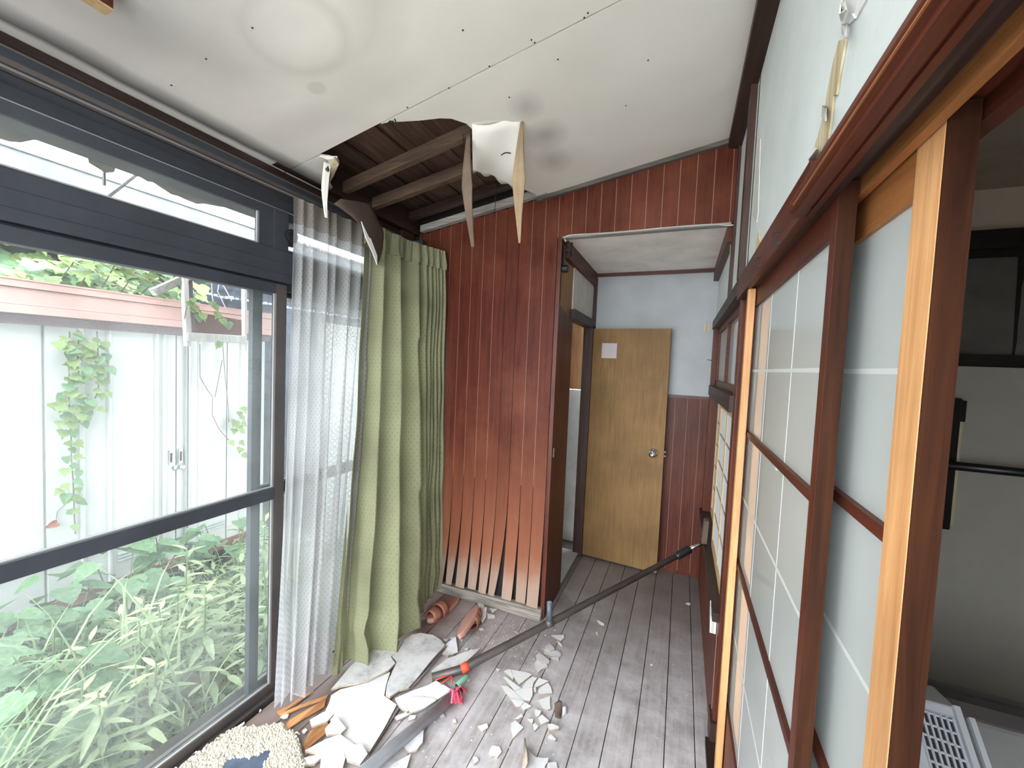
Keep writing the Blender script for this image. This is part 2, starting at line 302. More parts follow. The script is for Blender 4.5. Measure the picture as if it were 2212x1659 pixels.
MT['lace_head'] = curtain_lace('brownish_lace_heading', (0.55, 0.49, 0.43), 0.74)
MT['slipper'] = plain('salmon_brown_vinyl', (0.32, 0.125, 0.085), 0.5, mottle=0.10)
MT['slipper_sole'] = plain('pinkish_slipper_sole', (0.50, 0.27, 0.215), 0.75, mottle=0.06)
MT['pole'] = plain('dark_grey_metal_tube', (0.095, 0.080, 0.077), 0.42, 0.3, 0.15)
MT['pipe'] = plain('blue_grey_steel_pipe', (0.42, 0.44, 0.475), 0.22, 0.25, 0.1)
MT['greytube'] = plain('grey_plastic_peg', (0.085, 0.10, 0.125), 0.4)
MT['red'] = plain('orange_red_label', (0.75, 0.085, 0.035), 0.55)
MT['pink'] = plain('pink_ribbon', (0.78, 0.10, 0.17), 0.55)
MT['mint'] = plain('mint_green_cap', (0.22, 0.47, 0.33), 0.5)
MT['rug'] = plain('cream_shag_yarn', (0.60, 0.545, 0.45), 0.95, mottle=0.10, scale=20)
MT['rug_blue'] = plain('slate_blue_backing', (0.055, 0.075, 0.115), 0.6, mottle=0.25, scale=18)
MT['white_plastic'] = plain('white_plastic', (0.66, 0.69, 0.73), 0.4, mottle=0.03)
MT['grey_plastic'] = plain('grey_plastic', (0.30, 0.30, 0.295), 0.5, mottle=0.06)
MT['fridge'] = plain('off_white_enamel', (0.40, 0.385, 0.34), 0.5, mottle=0.03)
MT['dark_glass'] = plain('dim_grey_panel', (0.13, 0.125, 0.118), 0.4, mottle=0.1)
MT['cream'] = plain('cream_plastic_edge', (0.58, 0.52, 0.33), 0.5)
MT['shed'] = plain('white_shed_steel', (0.47, 0.48, 0.465), 0.45, mottle=0.02, scale=2.0)
MT['shed_dark'] = plain('shed_shadow_gap', (0.30, 0.31, 0.31), 0.6)
MT['fascia'] = plain('faded_pink_brown_fascia', (0.42, 0.245, 0.215), 0.55, mottle=0.10, scale=3.0)
MT['soffit_red'] = plain('dark_purple_brown_eave', (0.14, 0.085, 0.095), 0.6)
MT['rust'] = plain('rusty_steel', (0.16, 0.065, 0.04), 0.9, mottle=0.3, scale=14)
MT['soil'] = plain('garden_soil', (0.055, 0.060, 0.040), 0.95, mottle=0.3, scale=6)
MT['stone'] = plain('mossy_stone', (0.10, 0.078, 0.05), 0.9, mottle=0.25, scale=10, bumpy=0.5)
MT['neighbour'] = plain('dark_neighbour_wall', (0.025, 0.03, 0.045), 0.9, mottle=0.5, scale=12)
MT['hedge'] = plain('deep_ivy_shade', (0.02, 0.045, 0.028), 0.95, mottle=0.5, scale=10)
MT['dirtypanel'] = plain('dirty_translucent_awning', (0.36, 0.39, 0.41), 0.7, mottle=0.12, scale=10)
MT['soffit'] = plain('weathered_soffit_board', (0.16, 0.13, 0.115), 0.8, mottle=0.2)
MT['stem'] = plain('green_stem', (0.12, 0.18, 0.07), 0.7)
MT['vine_stem'] = plain('brown_vine_stem', (0.16, 0.14, 0.10), 0.8)
MT['wire'] = plain('black_wire', (0.012, 0.010, 0.010), 0.5)
MT['cable'] = plain('grey_white_cable', (0.45, 0.43, 0.40), 0.5)
MT['leaf_ivy'] = leafmat('ivy_leaf', (0.156, 0.257, 0.070), (0.296, 0.374, 0.148))
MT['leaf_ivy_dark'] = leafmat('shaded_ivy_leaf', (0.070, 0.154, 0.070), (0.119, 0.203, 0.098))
MT['leaf_lance'] = leafmat('lance_leaf', (0.229, 0.303, 0.155), (0.355, 0.414, 0.252))
MT['leaf_tip'] = leafmat('young_leaf', (0.476, 0.544, 0.238), (0.578, 0.629, 0.374))
MT['leaf_broad'] = leafmat('broad_leaf', (0.101, 0.211, 0.101), (0.195, 0.304, 0.164))
MT['grass'] = leafmat('grass_blade', (0.220, 0.312, 0.152), (0.365, 0.433, 0.258))
MT['leaf_red'] = leafmat('withered_red_leaf', (0.22, 0.05, 0.03), (0.30, 0.08, 0.05))
# ---------------------------------------------------------------- mesh builder
class MB:
    def __init__(s): s.v = []; s.f = []; s.uv = {}; s.mi = []; s.m = 0
    def add(s, vs, fs):
        b = len(s.v); s.v += [tuple(v) for v in vs]
        for f in fs: s.f.append(tuple(b+i for i in f)); s.mi.append(s.m)
        return b
    def box(s, x0, x1, y0, y1, z0, z1):
        vs = [(x, y, z) for z in (z0, z1) for y in (y0, y1) for x in (x0, x1)]
        s.add(vs, [(0, 2, 3, 1), (4, 5, 7, 6), (0, 1, 5, 4), (2, 6, 7, 3), (0, 4, 6, 2), (1, 3, 7, 5)]); return s
    def hexa(s, p):   # eight corners: bottom four then top four
        s.add(p, [(3, 2, 1, 0), (4, 5, 6, 7), (0, 1, 5, 4), (1, 2, 6, 5), (2, 3, 7, 6), (3, 0, 4, 7)]); return s
    def bar(s, a, b, wx, wz, up=(0, 0, 1)):
        a, b = Vector(a), Vector(b); d = (b-a).normalized(); up = Vector(up)
        sx = d.cross(up); sx = sx.normalized() if sx.length > 1e-6 else Vector((1, 0, 0)); sz = sx.cross(d)
        q = []
        for p in (a, b):
            q += [p-sx*wx/2-sz*wz/2, p+sx*wx/2-sz*wz/2, p+sx*wx/2+sz*wz/2, p-sx*wx/2+sz*wz/2]
        s.hexa(q); return s
    def tube(s, pts, r, n=8, caps=True):
        pts = [Vector(p) for p in pts]; rs = r if isinstance(r, (list, tuple)) else [r]*len(pts)
        ref = Vector((0, 0, 1)) if abs((pts[-1]-pts[0]).normalized().z) < 0.9 else Vector((1, 0, 0))
        b = len(s.v)
        for i, p in enumerate(pts):
            d = (pts[min(i+1, len(pts)-1)]-pts[max(i-1, 0)]).normalized()
            e1 = d.cross(ref).normalized(); e2 = e1.cross(d)
            for k in range(n):
                a = 2*math.pi*k/n; s.v.append(tuple(p+(e1*math.cos(a)+e2*math.sin(a))*rs[i]))
        for i in range(len(pts)-1):
            for k in range(n):
                s.f.append((b+i*n+k, b+i*n+(k+1) % n, b+(i+1)*n+(k+1) % n, b+(i+1)*n+k)); s.mi.append(s.m)
        if caps:
            s.f.append(tuple(b+k for k in reversed(range(n)))); s.mi.append(s.m)
            s.f.append(tuple(b+(len(pts)-1)*n+k for k in range(n))); s.mi.append(s.m)
        return s
    def prism(s, poly, off, side_m=None):   # poly: 3-D outline, off: extrusion vector
        n = len(poly); poly = [Vector(p) for p in poly]; off = Vector(off)
        b = s.add(poly+[p+off for p in poly], [])
        s.f.append(tuple(b+i for i in reversed(range(n)))); s.mi.append(s.m)
        s.f.append(tuple(b+n+i for i in range(n))); s.mi.append(s.m)
        for i in range(n):
            j = (i+1) % n; s.f.append((b+i, b+j, b+n+j, b+n+i)); s.mi.append(s.m if side_m is None else side_m)
        return s
    def lathe(s, c, axis, prof, n=16):
        c = Vector(c); ax = Vector(axis).normalized(); e1 = ax.orthogonal().normalized(); e2 = ax.cross(e1)
        b = len(s.v)
        for t, r in prof:
            for k in range(n):
                a = 2*math.pi*k/n; s.v.append(tuple(c+ax*t+(e1*math.cos(a)+e2*math.sin(a))*r))
        for i in range(len(prof)-1):
            for k in range(n):
                s.f.append((b+i*n+k, b+i*n+(k+1) % n, b+(i+1)*n+(k+1) % n, b+(i+1)*n+k)); s.mi.append(s.m)
        s.f.append(tuple(b+(len(prof)-1)*n+k for k in range(n))); s.mi.append(s.m)
        return s
    def grid(s, P, nu, nv, thick=None):    # P(i, j) -> (point, (u, v))
        b = len(s.v)
        for j in range(nv+1):
            for i in range(nu+1):
                p, uv = P(i, j); s.uv[len(s.v)] = uv; s.v.append(tuple(p))
        for j in range(nv):
            for i in range(nu):
                a = b+j*(nu+1)+i; s.f.append((a, a+1, a+nu+2, a+nu+1)); s.mi.append(s.m)
        return s
    def build(s, name, mats, parent=None, smooth=False, solid=0.0, bev=0.0):
        me = bpy.data.meshes.new(name); me.from_pydata(s.v, [], s.f)
        for m in (mats if isinstance(mats, (list, tuple)) else [mats]): me.materials.append(m)
        if any(s.mi): me.polygons.foreach_set('material_index', s.mi)
        if smooth: me.polygons.foreach_set('use_smooth', [True]*len(s.f))
        if s.uv:
            ul = me.uv_layers.new(name='UVMap')
            for l in me.loops: ul.data[l.index].uv = s.uv.get(l.vertex_index, (0, 0))
        me.update()
        o = bpy.data.objects.new(name, me); C.objects.link(o)
        if parent is not None:
            o.parent = parent; o.location = -parent_world(parent)
        if solid:
            md = o.modifiers.new('solid', 'SOLIDIFY'); md.thickness = solid; md.offset = 0
        if bev:
            md = o.modifiers.new('bevel', 'BEVEL'); md.width = bev; md.segments = 2; md.limit_method = 'ANGLE'
        return o
def parent_world(p):
    v = Vector(p.location); q = p.parent
    while q: v += Vector(q.location); q = q.parent
    return v
def B(*a): return MB().box(*a)
def empty(name, loc=(0, 0, 0)):
    o = bpy.data.objects.new(name, None); o.location = loc; o.empty_display_size = 0.05; C.objects.link(o); return o
def tag(o, label, cat, group=None, kind=None):
    o['label'] = label; o['category'] = cat
    if group: o['group'] = group
    if kind: o['kind'] = kind
    return o
def thing(name, label, cat, loc=(0, 0, 0), group=None, kind=None): return tag(empty(name, loc), label, cat, group, kind)
def under(child, par):      # make a part a sub-part of another part of the same thing
    child.parent = par; child.location = (0, 0, 0); return child
def struct(name, label, cat, loc=(0, 0, 0)): return tag(empty(name, loc), label, cat, None, 'structure')
# ================================================================ THE SETTING
YP = 2.18            # face of the panelled partition
YB = 3.11            # back wall of the alcove
XR = 0.19            # inner wall face
XW = -1.55           # window plane
# ---- floor
fl = struct('floor', 'worn grey brown plank floor with dusty scuffed boards', 'floor')
B(-1.70, 0.30, -3.0, 3.2, -0.06, -0.016).build('subfloor', MT['floor_base'], fl)
pit = 0.1086
for k in range(16):
    x1 = 0.1285-pit*(k-1); x0 = x1-pit
    x1 = min(x1, 0.21); x0 = max(x0, -1.512)
    if x1-x0 < 0.01: continue
    g = 0.0016; dz = RND.uniform(-0.0012, 0.0)
    segs = [(-3.0, 3.12)]
    if k in (6, 9): segs = [(-3.0, 1.95 if k == 9 else 0.9), (1.953 if k == 9 else 0.903, 3.12)]
    if x1 < -0.66: segs = [(a, min(b, 2.19)) for a, b in segs]
    for a, b in segs:
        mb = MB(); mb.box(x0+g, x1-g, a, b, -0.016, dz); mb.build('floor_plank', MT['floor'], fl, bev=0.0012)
# ---- ceiling boards with the hole torn in the second row
ce = struct('ceiling', 'stained off white board ceiling with a torn hole by the window', 'ceiling')
def cpoly(pts, dz=0): return [Vector((x, y, cz(x, dz))) for x, y in pts]
def cboard(pts): MB().prism(cpoly(pts), (0, 0, 0.007)).build('ceiling_board', MT['ceil'], ce)
seam = lambda x: 1.196-0.05*(x+0.2)
cboard([(-1.66, -0.8), (0.21, -0.8), (0.21, seam(0.21)-.003), (-0.72, seam(-.72)-.003), (-1.66, seam(-1.66)-.003)])
cboard([(0.21, seam(0.21)+.003), (0.21, 2.20), (-0.83, 2.20), (-0.795, 2.125), (-0.83, 2.04), (-0.87, 1.93), (-0.845, 1.8), (-0.90, 1.66), (-0.84, 1.56), (-0.825, 1.49), (-0.832, 1.415), (-0.865, 1.36), (-0.90, 1.335), (-0.97, 1.305), (-1.052, 1.262), (-1.058, 1.245), (-1.075, 1.25), (-1.10, seam(-1.1)+.003)])
cboard([(-1.66, seam(-1.66)+.003), (-1.43, seam(-1.43)+.003), (-1.405, 1.29), (-1.41, 1.32), (-1.45, 1.34), (-1.50, 1.37), (-1.54, 1.40), (-1.58, 1.47), (-1.66, 1.50)])
# ceiling pins
for q in [(545, 60), (445, 127), (370, 184), (1000, 65), (1100, 210), (1270, 28), (1262, 38), (1155, 92), (1148, 86), (1057, 143), (970, 190), (880, 232), (1205, 128), (1352, 228), (760, 310), (1400, 130), (640, 372)]:
    p = onc(*q); MB().lathe(p+Vector((0, 0, .001)), (0, 0, -1), [(0, .003), (.002, .003), (.003, .0015)], 6).build('ceiling_pin', MT['wire'], ce)
# ---- roof above the ceiling: boards along the room, rafters across it
rf = struct('roof', 'dark old roof boards on rafters seen through the torn ceiling', 'roof')
for k in range(27):
    x0 = -2.10+k*0.092; dz = 0.135+(0.022 if k % 2 else 0)
    a, b = x0, x0+0.085
    ys = -0.8 if a > -1.8 else -0.6
    MB().hexa([(a, ys, cz(a, dz)), (b, ys, cz(b, dz)), (b, 3.3, cz(b, dz)), (a, 3.3, cz(a, dz)),
               (a, ys, cz(a, dz+.012)), (b, ys, cz(b, dz+.012)), (b, 3.3, cz(b, dz+.012)), (a, 3.3, cz(a, dz+.012))]).build('roof_board', MT['deck'], rf)
def rafter(y, dz, wy, h, x0, x1, mat, nm='rafter', tilt=0):
    q = []
    for z in (dz, dz+h):
        for x, s in ((x0, -1), (x1, -1), (x1, 1), (x0, 1)): q.append((x, y+s*wy/2+tilt*(x-x0), cz(x, z)))
    MB().hexa(q).build(nm, mat, rf, bev=0.002)
rafter(1.575, 0.02, 0.036, 0.050, -1.70, -0.55, MT['rawwood'], tilt=-0.06)
rafter(1.775, 0.015, 0.036, 0.055, -1.70, -0.55, MT['rawwood'], tilt=-0.02)
rafter(1.86, 0.075, 0.030, 0.025, -1.62, -0.55, MT['rawwood'], 'roof_batten', tilt=-0.06)
rafter(2.09, 0.060, 0.040, 0.045, -1.62, -0.55, MT['darkwood_x'], 'roof_batten')
rafter(2.155, -0.004, 0.036, 0.040, -1.56, -0.74, MT['greywood'], 'ceiling_batten')
rafter(1.23, 0.010, 0.03, 0.045, -1.70, 0.2, MT['darkwood_x'], 'ceiling_batten', tilt=-0.05)
rafter(0.6, 0.010, 0.04, 0.045, -1.70, 0.2, MT['darkwood_x'], 'ceiling_batten')
B(-1.72, -1.60, 1.20, 2.2, 2.24, 2.36).build('wall_plate', MT['darkwood'], rf)
B(-1.70, -1.62, 2.05, 2.16, 2.0, 2.36).build('strut', MT['darkwood_z'], rf)
# outer skin above the boards and the closed eave
MB().hexa([(-1.75, -0.8, cz(-1.75, .18)), (2.9, -0.8, cz(2.9, .0)), (2.9, 3.3, cz(2.9, .0)), (-2.12, 3.3, cz(-2.12, .18)), (-1.75, -0.8, cz(-1.75, .21)), (2.9, -0.8, cz(2.9, .05)), (2.9, 3.3, cz(2.9, .05)), (-2.12, 3.3, cz(-2.12, .21))]).build('roof_cover', MT['deck'], rf)
# ---- eave soffit over the window, its outer edge ragged
sv = [(-1.64, -0.4), (-1.64, 3.2)]
edge = [(-1.98, 3.2), (-1.97, 1.6)]
for q in [(556, 476), (540, 462), (520, 458), (500, 450), (470, 446), (440, 440), (425, 441), (400, 431), (385, 424), (370, 420), (345, 404), (330, 394), (318, 392), (300, 381), (270, 366), (252, 354), (247, 372), (228, 374), (215, 366), (192, 352), (187, 332), (170, 327), (150, 321), (128, 312), (100, 303), (70, 303), (45, 308), (20, 306), (0, 300)]:
    p = onz(*q, 2.125); edge.append((p.x, p.y))
edge += [(-2.0, .2), (-2.0, -0.6)]
sv[0] = (-1.64, -0.6)
MB().prism([(x, y, 2.125) for x, y in sv+edge], (0, 0, 0.012)).build('eave_soffit', MT['soffit'], rf)
# ---- partition with mahogany strips, open over the alcove above 2.16
wf = struct('wall_far', 'mahogany strip panelled wall with splayed rotten board feet', 'wall')
B(-1.66, -0.66, YP+.012, YP+.05, 0.0, 2.62).build('wall_backing', MT['floor_base'], wf)
B(-0.66, 0.30, YP+.012, YP+.05, 2.155, 2.72).build('wall_backing', MT['floor_base'], wf)
sp = 0.0762
xs0 = -0.600
for k in range(-11, 14):
    xr = xs0-k*sp; xl = xr-sp
    if xr > 0.185: xr = 0.185
    if xl < -1.60: break
    top = cz((xl+xr)/2)-0.002
    if k < 1:           # short boards above the alcove
        zb = 2.158
        if xr-xl < .01: continue
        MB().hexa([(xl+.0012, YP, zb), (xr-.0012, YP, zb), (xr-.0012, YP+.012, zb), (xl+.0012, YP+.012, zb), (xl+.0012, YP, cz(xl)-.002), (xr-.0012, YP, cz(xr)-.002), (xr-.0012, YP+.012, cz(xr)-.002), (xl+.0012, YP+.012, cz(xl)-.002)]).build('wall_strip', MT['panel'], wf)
        if k < 0 or True: B(xl-.0012, xl+.0012, YP+.002, YP+.008, zb, cz(xl)-.004).build('wall_groove', MT['groove'], wf)
        continue
    r2 = random.Random(100+k)
    lean = -0.0025*(k-1)-r2.uniform(0, .008); narrow = r2.uniform(0.002, 0.013)+(0.010 if k in (4, 5, 8) else 0)
    out = 0.006+0.0018*k+r2.uniform(0, .016); zb = 0.062 if k < 9 else 0.03
    if k == 4: lean -= 0.018
    mb = MB(); zs = [zb, 0.12, 0.2, 0.3, 0.42, 0.55, 0.72, 1.0, top]
    for side in (0, 1):
        pass
    nrow = len(zs)
    front = []; back = []
    for z in zs:
        t = max(0.0, (0.72-z)/0.66)**1.9
        a = xl+.0012+lean*t+narrow*t*.6; b = xr-.0012+lean*t-narrow*t
        y = YP-out*t
        mid = (a+b)/2; cup = -0.004*t
        front.append([(a, y, z), (mid, y+cup, z), (b, y, z)]); back.append([(a, y+.004+.008*(1-t), z), (mid, y+cup+.004+.008*(1-t), z), (b, y+.004+.008*(1-t), z)])
    vs = []
    for f_, b_ in zip(front, back): vs += f_+b_
    fs = []
    for i in range(nrow-1):
        o = i*6; n_ = o+6
        fs += [(o, o+1, n_+1, n_), (o+1, o+2, n_+2, n_+1), (o+3, n_+3, n_+4, o+4), (o+4, n_+4, n_+5, o+5), (o, n_, n_+3, o+3), (o+2, o+5, n_+5, n_+2)]
    fs += [(0, 3, 4, 1), (1, 4, 5, 2)]
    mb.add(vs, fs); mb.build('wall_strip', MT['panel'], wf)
    if k not in (3, 4): B(xl-.0014, xl+.0014, YP+.002, YP+.008, 0.75, top).build('wall_groove', MT['groove'], wf)
bp = MB(); bp.hexa([(-1.45, YP-.045, 0), (-0.66, YP-.045, 0), (-0.66, YP+.01, 0), (-1.45, YP+.01, 0), (-1.45, YP-.035, .045), (-0.66, YP-.03, .062), (-0.66, YP+.01, .062), (-1.45, YP+.01, .045)])
tag(bp.build('baseboard_far', wood('worn_sill_wood', (0.10, 0.08, 0.065), (0.40, 0.36, 0.32), 'X', 0.85), bev=0.006), 'worn whitened sill board under the splayed panelling', 'baseboard', kind='structure')
# ceiling edge batten along the partition top
tb = MB()
for x0, x1 in ((-0.80, 0.20),):
    tb.hexa([(x0, YP-.022, cz(x0)-.022), (x1, YP-.022, cz(x1)-.022), (x1, YP+.0, cz(x1)-.022), (x0, YP, cz(x0)-.022), (x0, YP-.022, cz(x0)), (x1, YP-.022, cz(x1)), (x1, YP, cz(x1)), (x0, YP, cz(x0))])
tag(tb.build('trim_1', MT['trimgrey']), 'grey brown batten along the top of the panelling', 'trim', kind='structure')
# ---- alcove
wb = struct('wall_back', 'grey blue plastered alcove wall over mahogany wainscot', 'wall')
B(-0.66, 0.30, YB, YB+.06, 1.27, 2.20).build('wall_plaster', MT['plaster_grey'], wb)
B(-0.66, 0.30, YB+.01, YB+.06, 0.0, 1.27).build('wall_backing', MT['floor_base'], wb)
for i, x in enumerate([0.187, 0.128, 0.045, -0.035, -0.115, -0.195, -0.275, -0.355, -0.435, -0.515, -0.595]):
    x1, x0 = x, [0.128, 0.045, -0.035, -0.115, -0.195, -0.275, -0.355, -0.435, -0.515, -0.595, -0.655][i]
    B(x0+.0012, x1-.0012, YB-.002, YB+.01, 0, 1.262).build('wall_strip', MT['panel'] if 0 else MT['redwood'], wb)
    B(x0-.0014, x0+.0014, YB+.001, YB+.008, 0.02, 1.26).build('wall_groove', MT['groove'], wb)
B(-0.66, 0.19, YB-.014, YB+.012, 1.262, 1.282).build('wainscot_cap', MT['redwood_x'], wb)
q = [ony(*p, YB-.001) for p in [(1522, 700), (1532, 699), (1533, 712), (1528, 718), (1521, 715)]]
MB().prism(q, (0, -.002, 0)).build('tape_scrap', MT['peelwood'], wb)
a_ = ony(1538, 780, YB); MB().tube([a_, a_+Vector((-.012, -.015, .006)), a_+Vector((-.03, -.02, .008))], .002, 5).build('nail', MT['wire'], wb)
wl = struct('wall_left', 'white plaster alcove side wall above a dark door frame', 'wall')
B(-0.74, -0.655, 2.50, YB+.05, 1.80, 2.20).build('wall_plaster', MT['plaster_white'], wl)
B(-0.665, -0.635, 2.26, YB, 2.065, 2.165).build('picture_rail', MT['redwood_y'], wl)
B(-0.70, -0.63, 3.02, YB, 0, 1.76).build('door_jamb', MT['darkwood_z'], wl)
B(-0.70, -0.63, 2.46, YB, 1.745, 1.805).build('door_head', MT['darkwood'], wl)
B(-0.70, -0.63, 3.085, YB, 1.80, 2.12).build('corner_post', MT['darkwood_z'], wl)
B(-0.80, -0.655, 2.50, 3.05, -0.05, 0.03).build('threshold', plain('grey_concrete', (.26, .255, .24), .9), wl)
B(-1.40, -0.66, 3.30, 3.34, 1.265, 2.2).build('inner_panel', wood('tan_inner_panel', (0.25, 0.12, 0.05), (0.38, 0.20, 0.09), 'Z', .6), wl)
B(-1.40, -0.66, 3.295, 3.34, -0.05, 1.26).build('inner_plaster', MT['plaster_white'], wl)
B(-1.60, -0.66, 2.23, 3.34, -0.06, -0.01).build('inner_floor', MT['floor_base'], wl)
B(-1.60, -0.66, 2.23, 3.34, 2.22, 2.26).build('inner_ceiling', MT['plaster_white'], wl)
# brown lining beside the corner, raw jamb above it
MB().hexa([(-0.668, YP, 0), (-0.652, YP, 0), (-0.652, 2.52, 0), (-0.668, 2.52, 0), (-0.668, YP, 1.80), (-0.652, YP, 1.80), (-0.652, 2.50, 1.72), (-0.668, 2.50, 1.72)]).build('brown_lining', MT['redwood'], wl)
B(-0.70, -0.664, YP+.012, 2.50, 1.70, 2.17).build('raw_jamb', MT['rawwood_z'], wl)
B(-0.672, -0.650, YP-.006, YP+.006, 0, 2.16).build('corner_bead', MT['redwood'], wl)
B(-0.653, -0.647, 2.20, 2.22, 0.93, 0.985).build('latch_plate', MT['chrome'], wl, bev=.002)
c2 = struct('ceiling', 'low dirty white ceiling board over the alcove', 'ceiling')
B(-0.66, 0.19, YP+.01, YB+.01, 2.160, 2.170).build('ceiling_board', MT['alcove_ceil'], c2)
B(-0.655, 0.19, YB-.016, YB+.001, 2.135, 2.160).build('ceiling_trim', MT['redwood_x'], c2)
B(0.158, 0.195, YP+.012, YB, 2.075, 2.160).build('ceiling_trim', MT['redwood_y'], c2)
# the lower edge of the panelling over the alcove
tag(B(-0.655, 0.17, YP-.004, YP+.03, 2.150, 2.160).build('trim_2', MT['greywood']), 'pale thin edge board where panelling ends over the alcove', 'trim', kind='structure')
# ---- the far part of the inner wall: wainscot, sill, shoji window, transom, plaster
wr = struct('wall_right', 'pale blue plastered inner wall with torn paper and dark posts', 'wall')
B(XR, XR+.08, 1.74, YB, 0.0, 0.46).build('wall_backing', MT['floor_base'], wr)
for i in range(16):
    y0 = 1.78+i*0.083
    if y0 > YB-.02: break
    B(XR-.006, XR+.004, y0+.001, min(y0+.082, YB), 0.0, 0.468).build('wall_strip', MT['redwood'], wr)
    B(XR-.004, XR+.003, y0-.0015, y0+.0015, 0.0, 0.468).build('wall_groove', MT['groove'], wr)
B(XR, XR+.08, 1.66, YB, 1.795, 2.60).build('wall_plaster', MT['plaster'], wr)
B(XR, XR+.08, -0.8, 1.68, 1.79, 2.60).build('wall_plaster', MT['plaster'], wr)
B(XR-.025, XR+.10, 1.76, YB, 0.468, 0.505).build('window_sill', MT['darkwood'], wr)
B(XR-.020, XR+.10, 1.76, YB, 1.745, 1.80).build('lintel', MT['darkwood'], wr)
B(XR-.018, XR+.10, 1.76, YB, 1.30, 1.365).build('lintel', MT['darkwood'], wr)
B(XR-.012, XR+.10, 3.04, YB, 0.50, 1.75).build('jamb', MT['redwood'], wr)
B(XR-.012, XR+.05, YP-.03, YP+.045, 1.80, cz(XR)).build('post', MT['darkwood_z'], wr)
B(XR-.012, XR+.05, YP+.05, YP+.08, 1.80, 2.15).build('cover_strip', MT['plaster_white'], wr)
# main post with the new orange batten nailed to it
B(0.187, 0.255, 1.72, 1.79, 0.0, 1.80).build('post', MT['redwood'], wr, bev=.003)
B(0.178, 0.255, 1.705, 1.80, 0.0, 0.10).build('post_foot', MT['darkwood_z'], wr)
mb = MB(); mb.box(0.178, 0.199, 1.488, 1.515, 0.03, 1.722); mb.build('batten', MT['orange'], wr, bev=.002)
B(XR-.022, XR+.03, 1.715, 1.765, 1.80, cz(XR)-.04).build('post', MT['darkwood_z'], wr, bev=.004)
# transom light
t3 = struct('window_3', 'dark framed frosted transom above the shoji window', 'window')
B(XR+.03, XR+.036, 1.80, 3.04, 1.365, 1.745).build('pane', MT['frost'], t3)
for (y0, y1, z0, z1) in ((1.80, 3.04, 1.365, 1.40), (1.80, 3.04, 1.71, 1.745), (1.80, 1.83, 1.365, 1.745), (3.0, 3.04, 1.365, 1.745), (2.40, 2.43, 1.40, 1.71)):
    B(XR+.015, XR+.045, y0, y1, z0, z1).build('sash_bar', MT['redwood_y'], t3)
# shoji pair
def shoji(n, x, y0, y1, label):
    s = struct(n, label, 'shoji window')
    st = .030
    for a, b in ((y0, y0+st), (y1-st, y1)): B(x, x+.022, a, b, 0.505, 1.30).build('stile', MT['shojiwood'], s)
    for a, b in ((0.505, 0.545), (1.265, 1.30)): B(x, x+.022, y0+st, y1-st, a, b).build('rail', MT['shojiwood'], s)
    B(x+.006, x+.008, y0+st, y1-st, 0.545, 1.265).build('paper', MT['paper'], s)
    for z in (0.69, 0.835, 0.98, 1.125): B(x+.0035, x+.006, y0+st, y1-st, z-.005, z+.005).build('muntin', MT['greywood'], s)
    for i in range(1, 2):
        y = y0+st+(y1-y0-2*st)*.5; B(x+.002, x+.006, y-.012, y+.012, 0.545, 1.265).build('muntin', MT['shojiwood'], s)
shoji('window_4', XR+.010, 1.80, 2.46, 'pale wooden shoji panel with white paper nearer the orange batten')
shoji('window_5', XR+.040, 2.40, 3.04, 'pale wooden shoji panel with white paper by the back wall')
# broken whitish sill end
MB().hexa([(XR-.028, 1.795, .40), (XR, 1.795, .40), (XR, 1.86, .47), (XR-.028, 1.86, .47), (XR-.028, 1.795, .468), (XR, 1.795, .468), (XR, 1.86, .50), (XR-.028, 1.86, .50)]).build('broken_sill_end', MT['oldwhite'], wr)
# ---- lintel over the sliding doors and the moulding on it
lt = struct('trim_3', 'dark reddish grooved lintel over the sliding glass doors', 'lintel')
B(0.170, 0.185, 0.8, 1.72, 1.722, 1.80).build('lintel_lip', MT['redwood_y'], lt)
B(0.185, 0.203, -0.8, 1.72, 1.728, 1.80).build('lintel_ridge', MT['darkwood'], lt)
B(0.203, 0.225, -0.8, 1.72, 1.745, 1.80).build('lintel_groove', MT['darkwood'], lt)
B(0.225, 0.237, -0.8, 1.72, 1.722, 1.80).build('lintel_ridge', MT['orange_y'], lt)
B(0.237, 0.270, -0.8, 1.72, 1.745, 1.80).build('lintel_groove', MT['redwood_y'], lt)
B(0.270, 0.290, -0.8, 1.72, 1.722, 1.80).build('lintel_ridge', MT['redwood_y'], lt)
ml = struct('trim_4', 'thick rounded reddish moulding ending in a notched tip above sliding doors', 'moulding')
prof = [(0.186, 1.7195), (0.1775, 1.7195), (0.1775, 1.7235), (0.173, 1.7235), (0.173, 1.7195), (0.158, 1.7195), (0.158, 1.727), (0.152, 1.729), (0.1495, 1.736), (0.151, 1.746), (0.156, 1.756), (0.166, 1.77), (0.178, 1.785), (0.19, 1.80)]
mb = MB()
mb.prism([(x, 0.835, z) for x, z in prof], (0, -1.63, 0)); mb.build('moulding_bar', MT['redwood_y'], ml)
B(0.1500, 0.1525, -0.7, 0.80, 1.7292, 1.7312).build('worn_highlight_edge', MT['orange_y'], ml)  # thin orange strip: worn edge with the moulding's highlight line painted in
# sill the doors slide on
ds = struct('trim_5', 'worn brown threshold under the sliding glass doors', 'threshold')
B(0.165, 0.29, -0.4, 1.72, 0.0, 0.028).build('threshold', MT['darkwood'], ds)
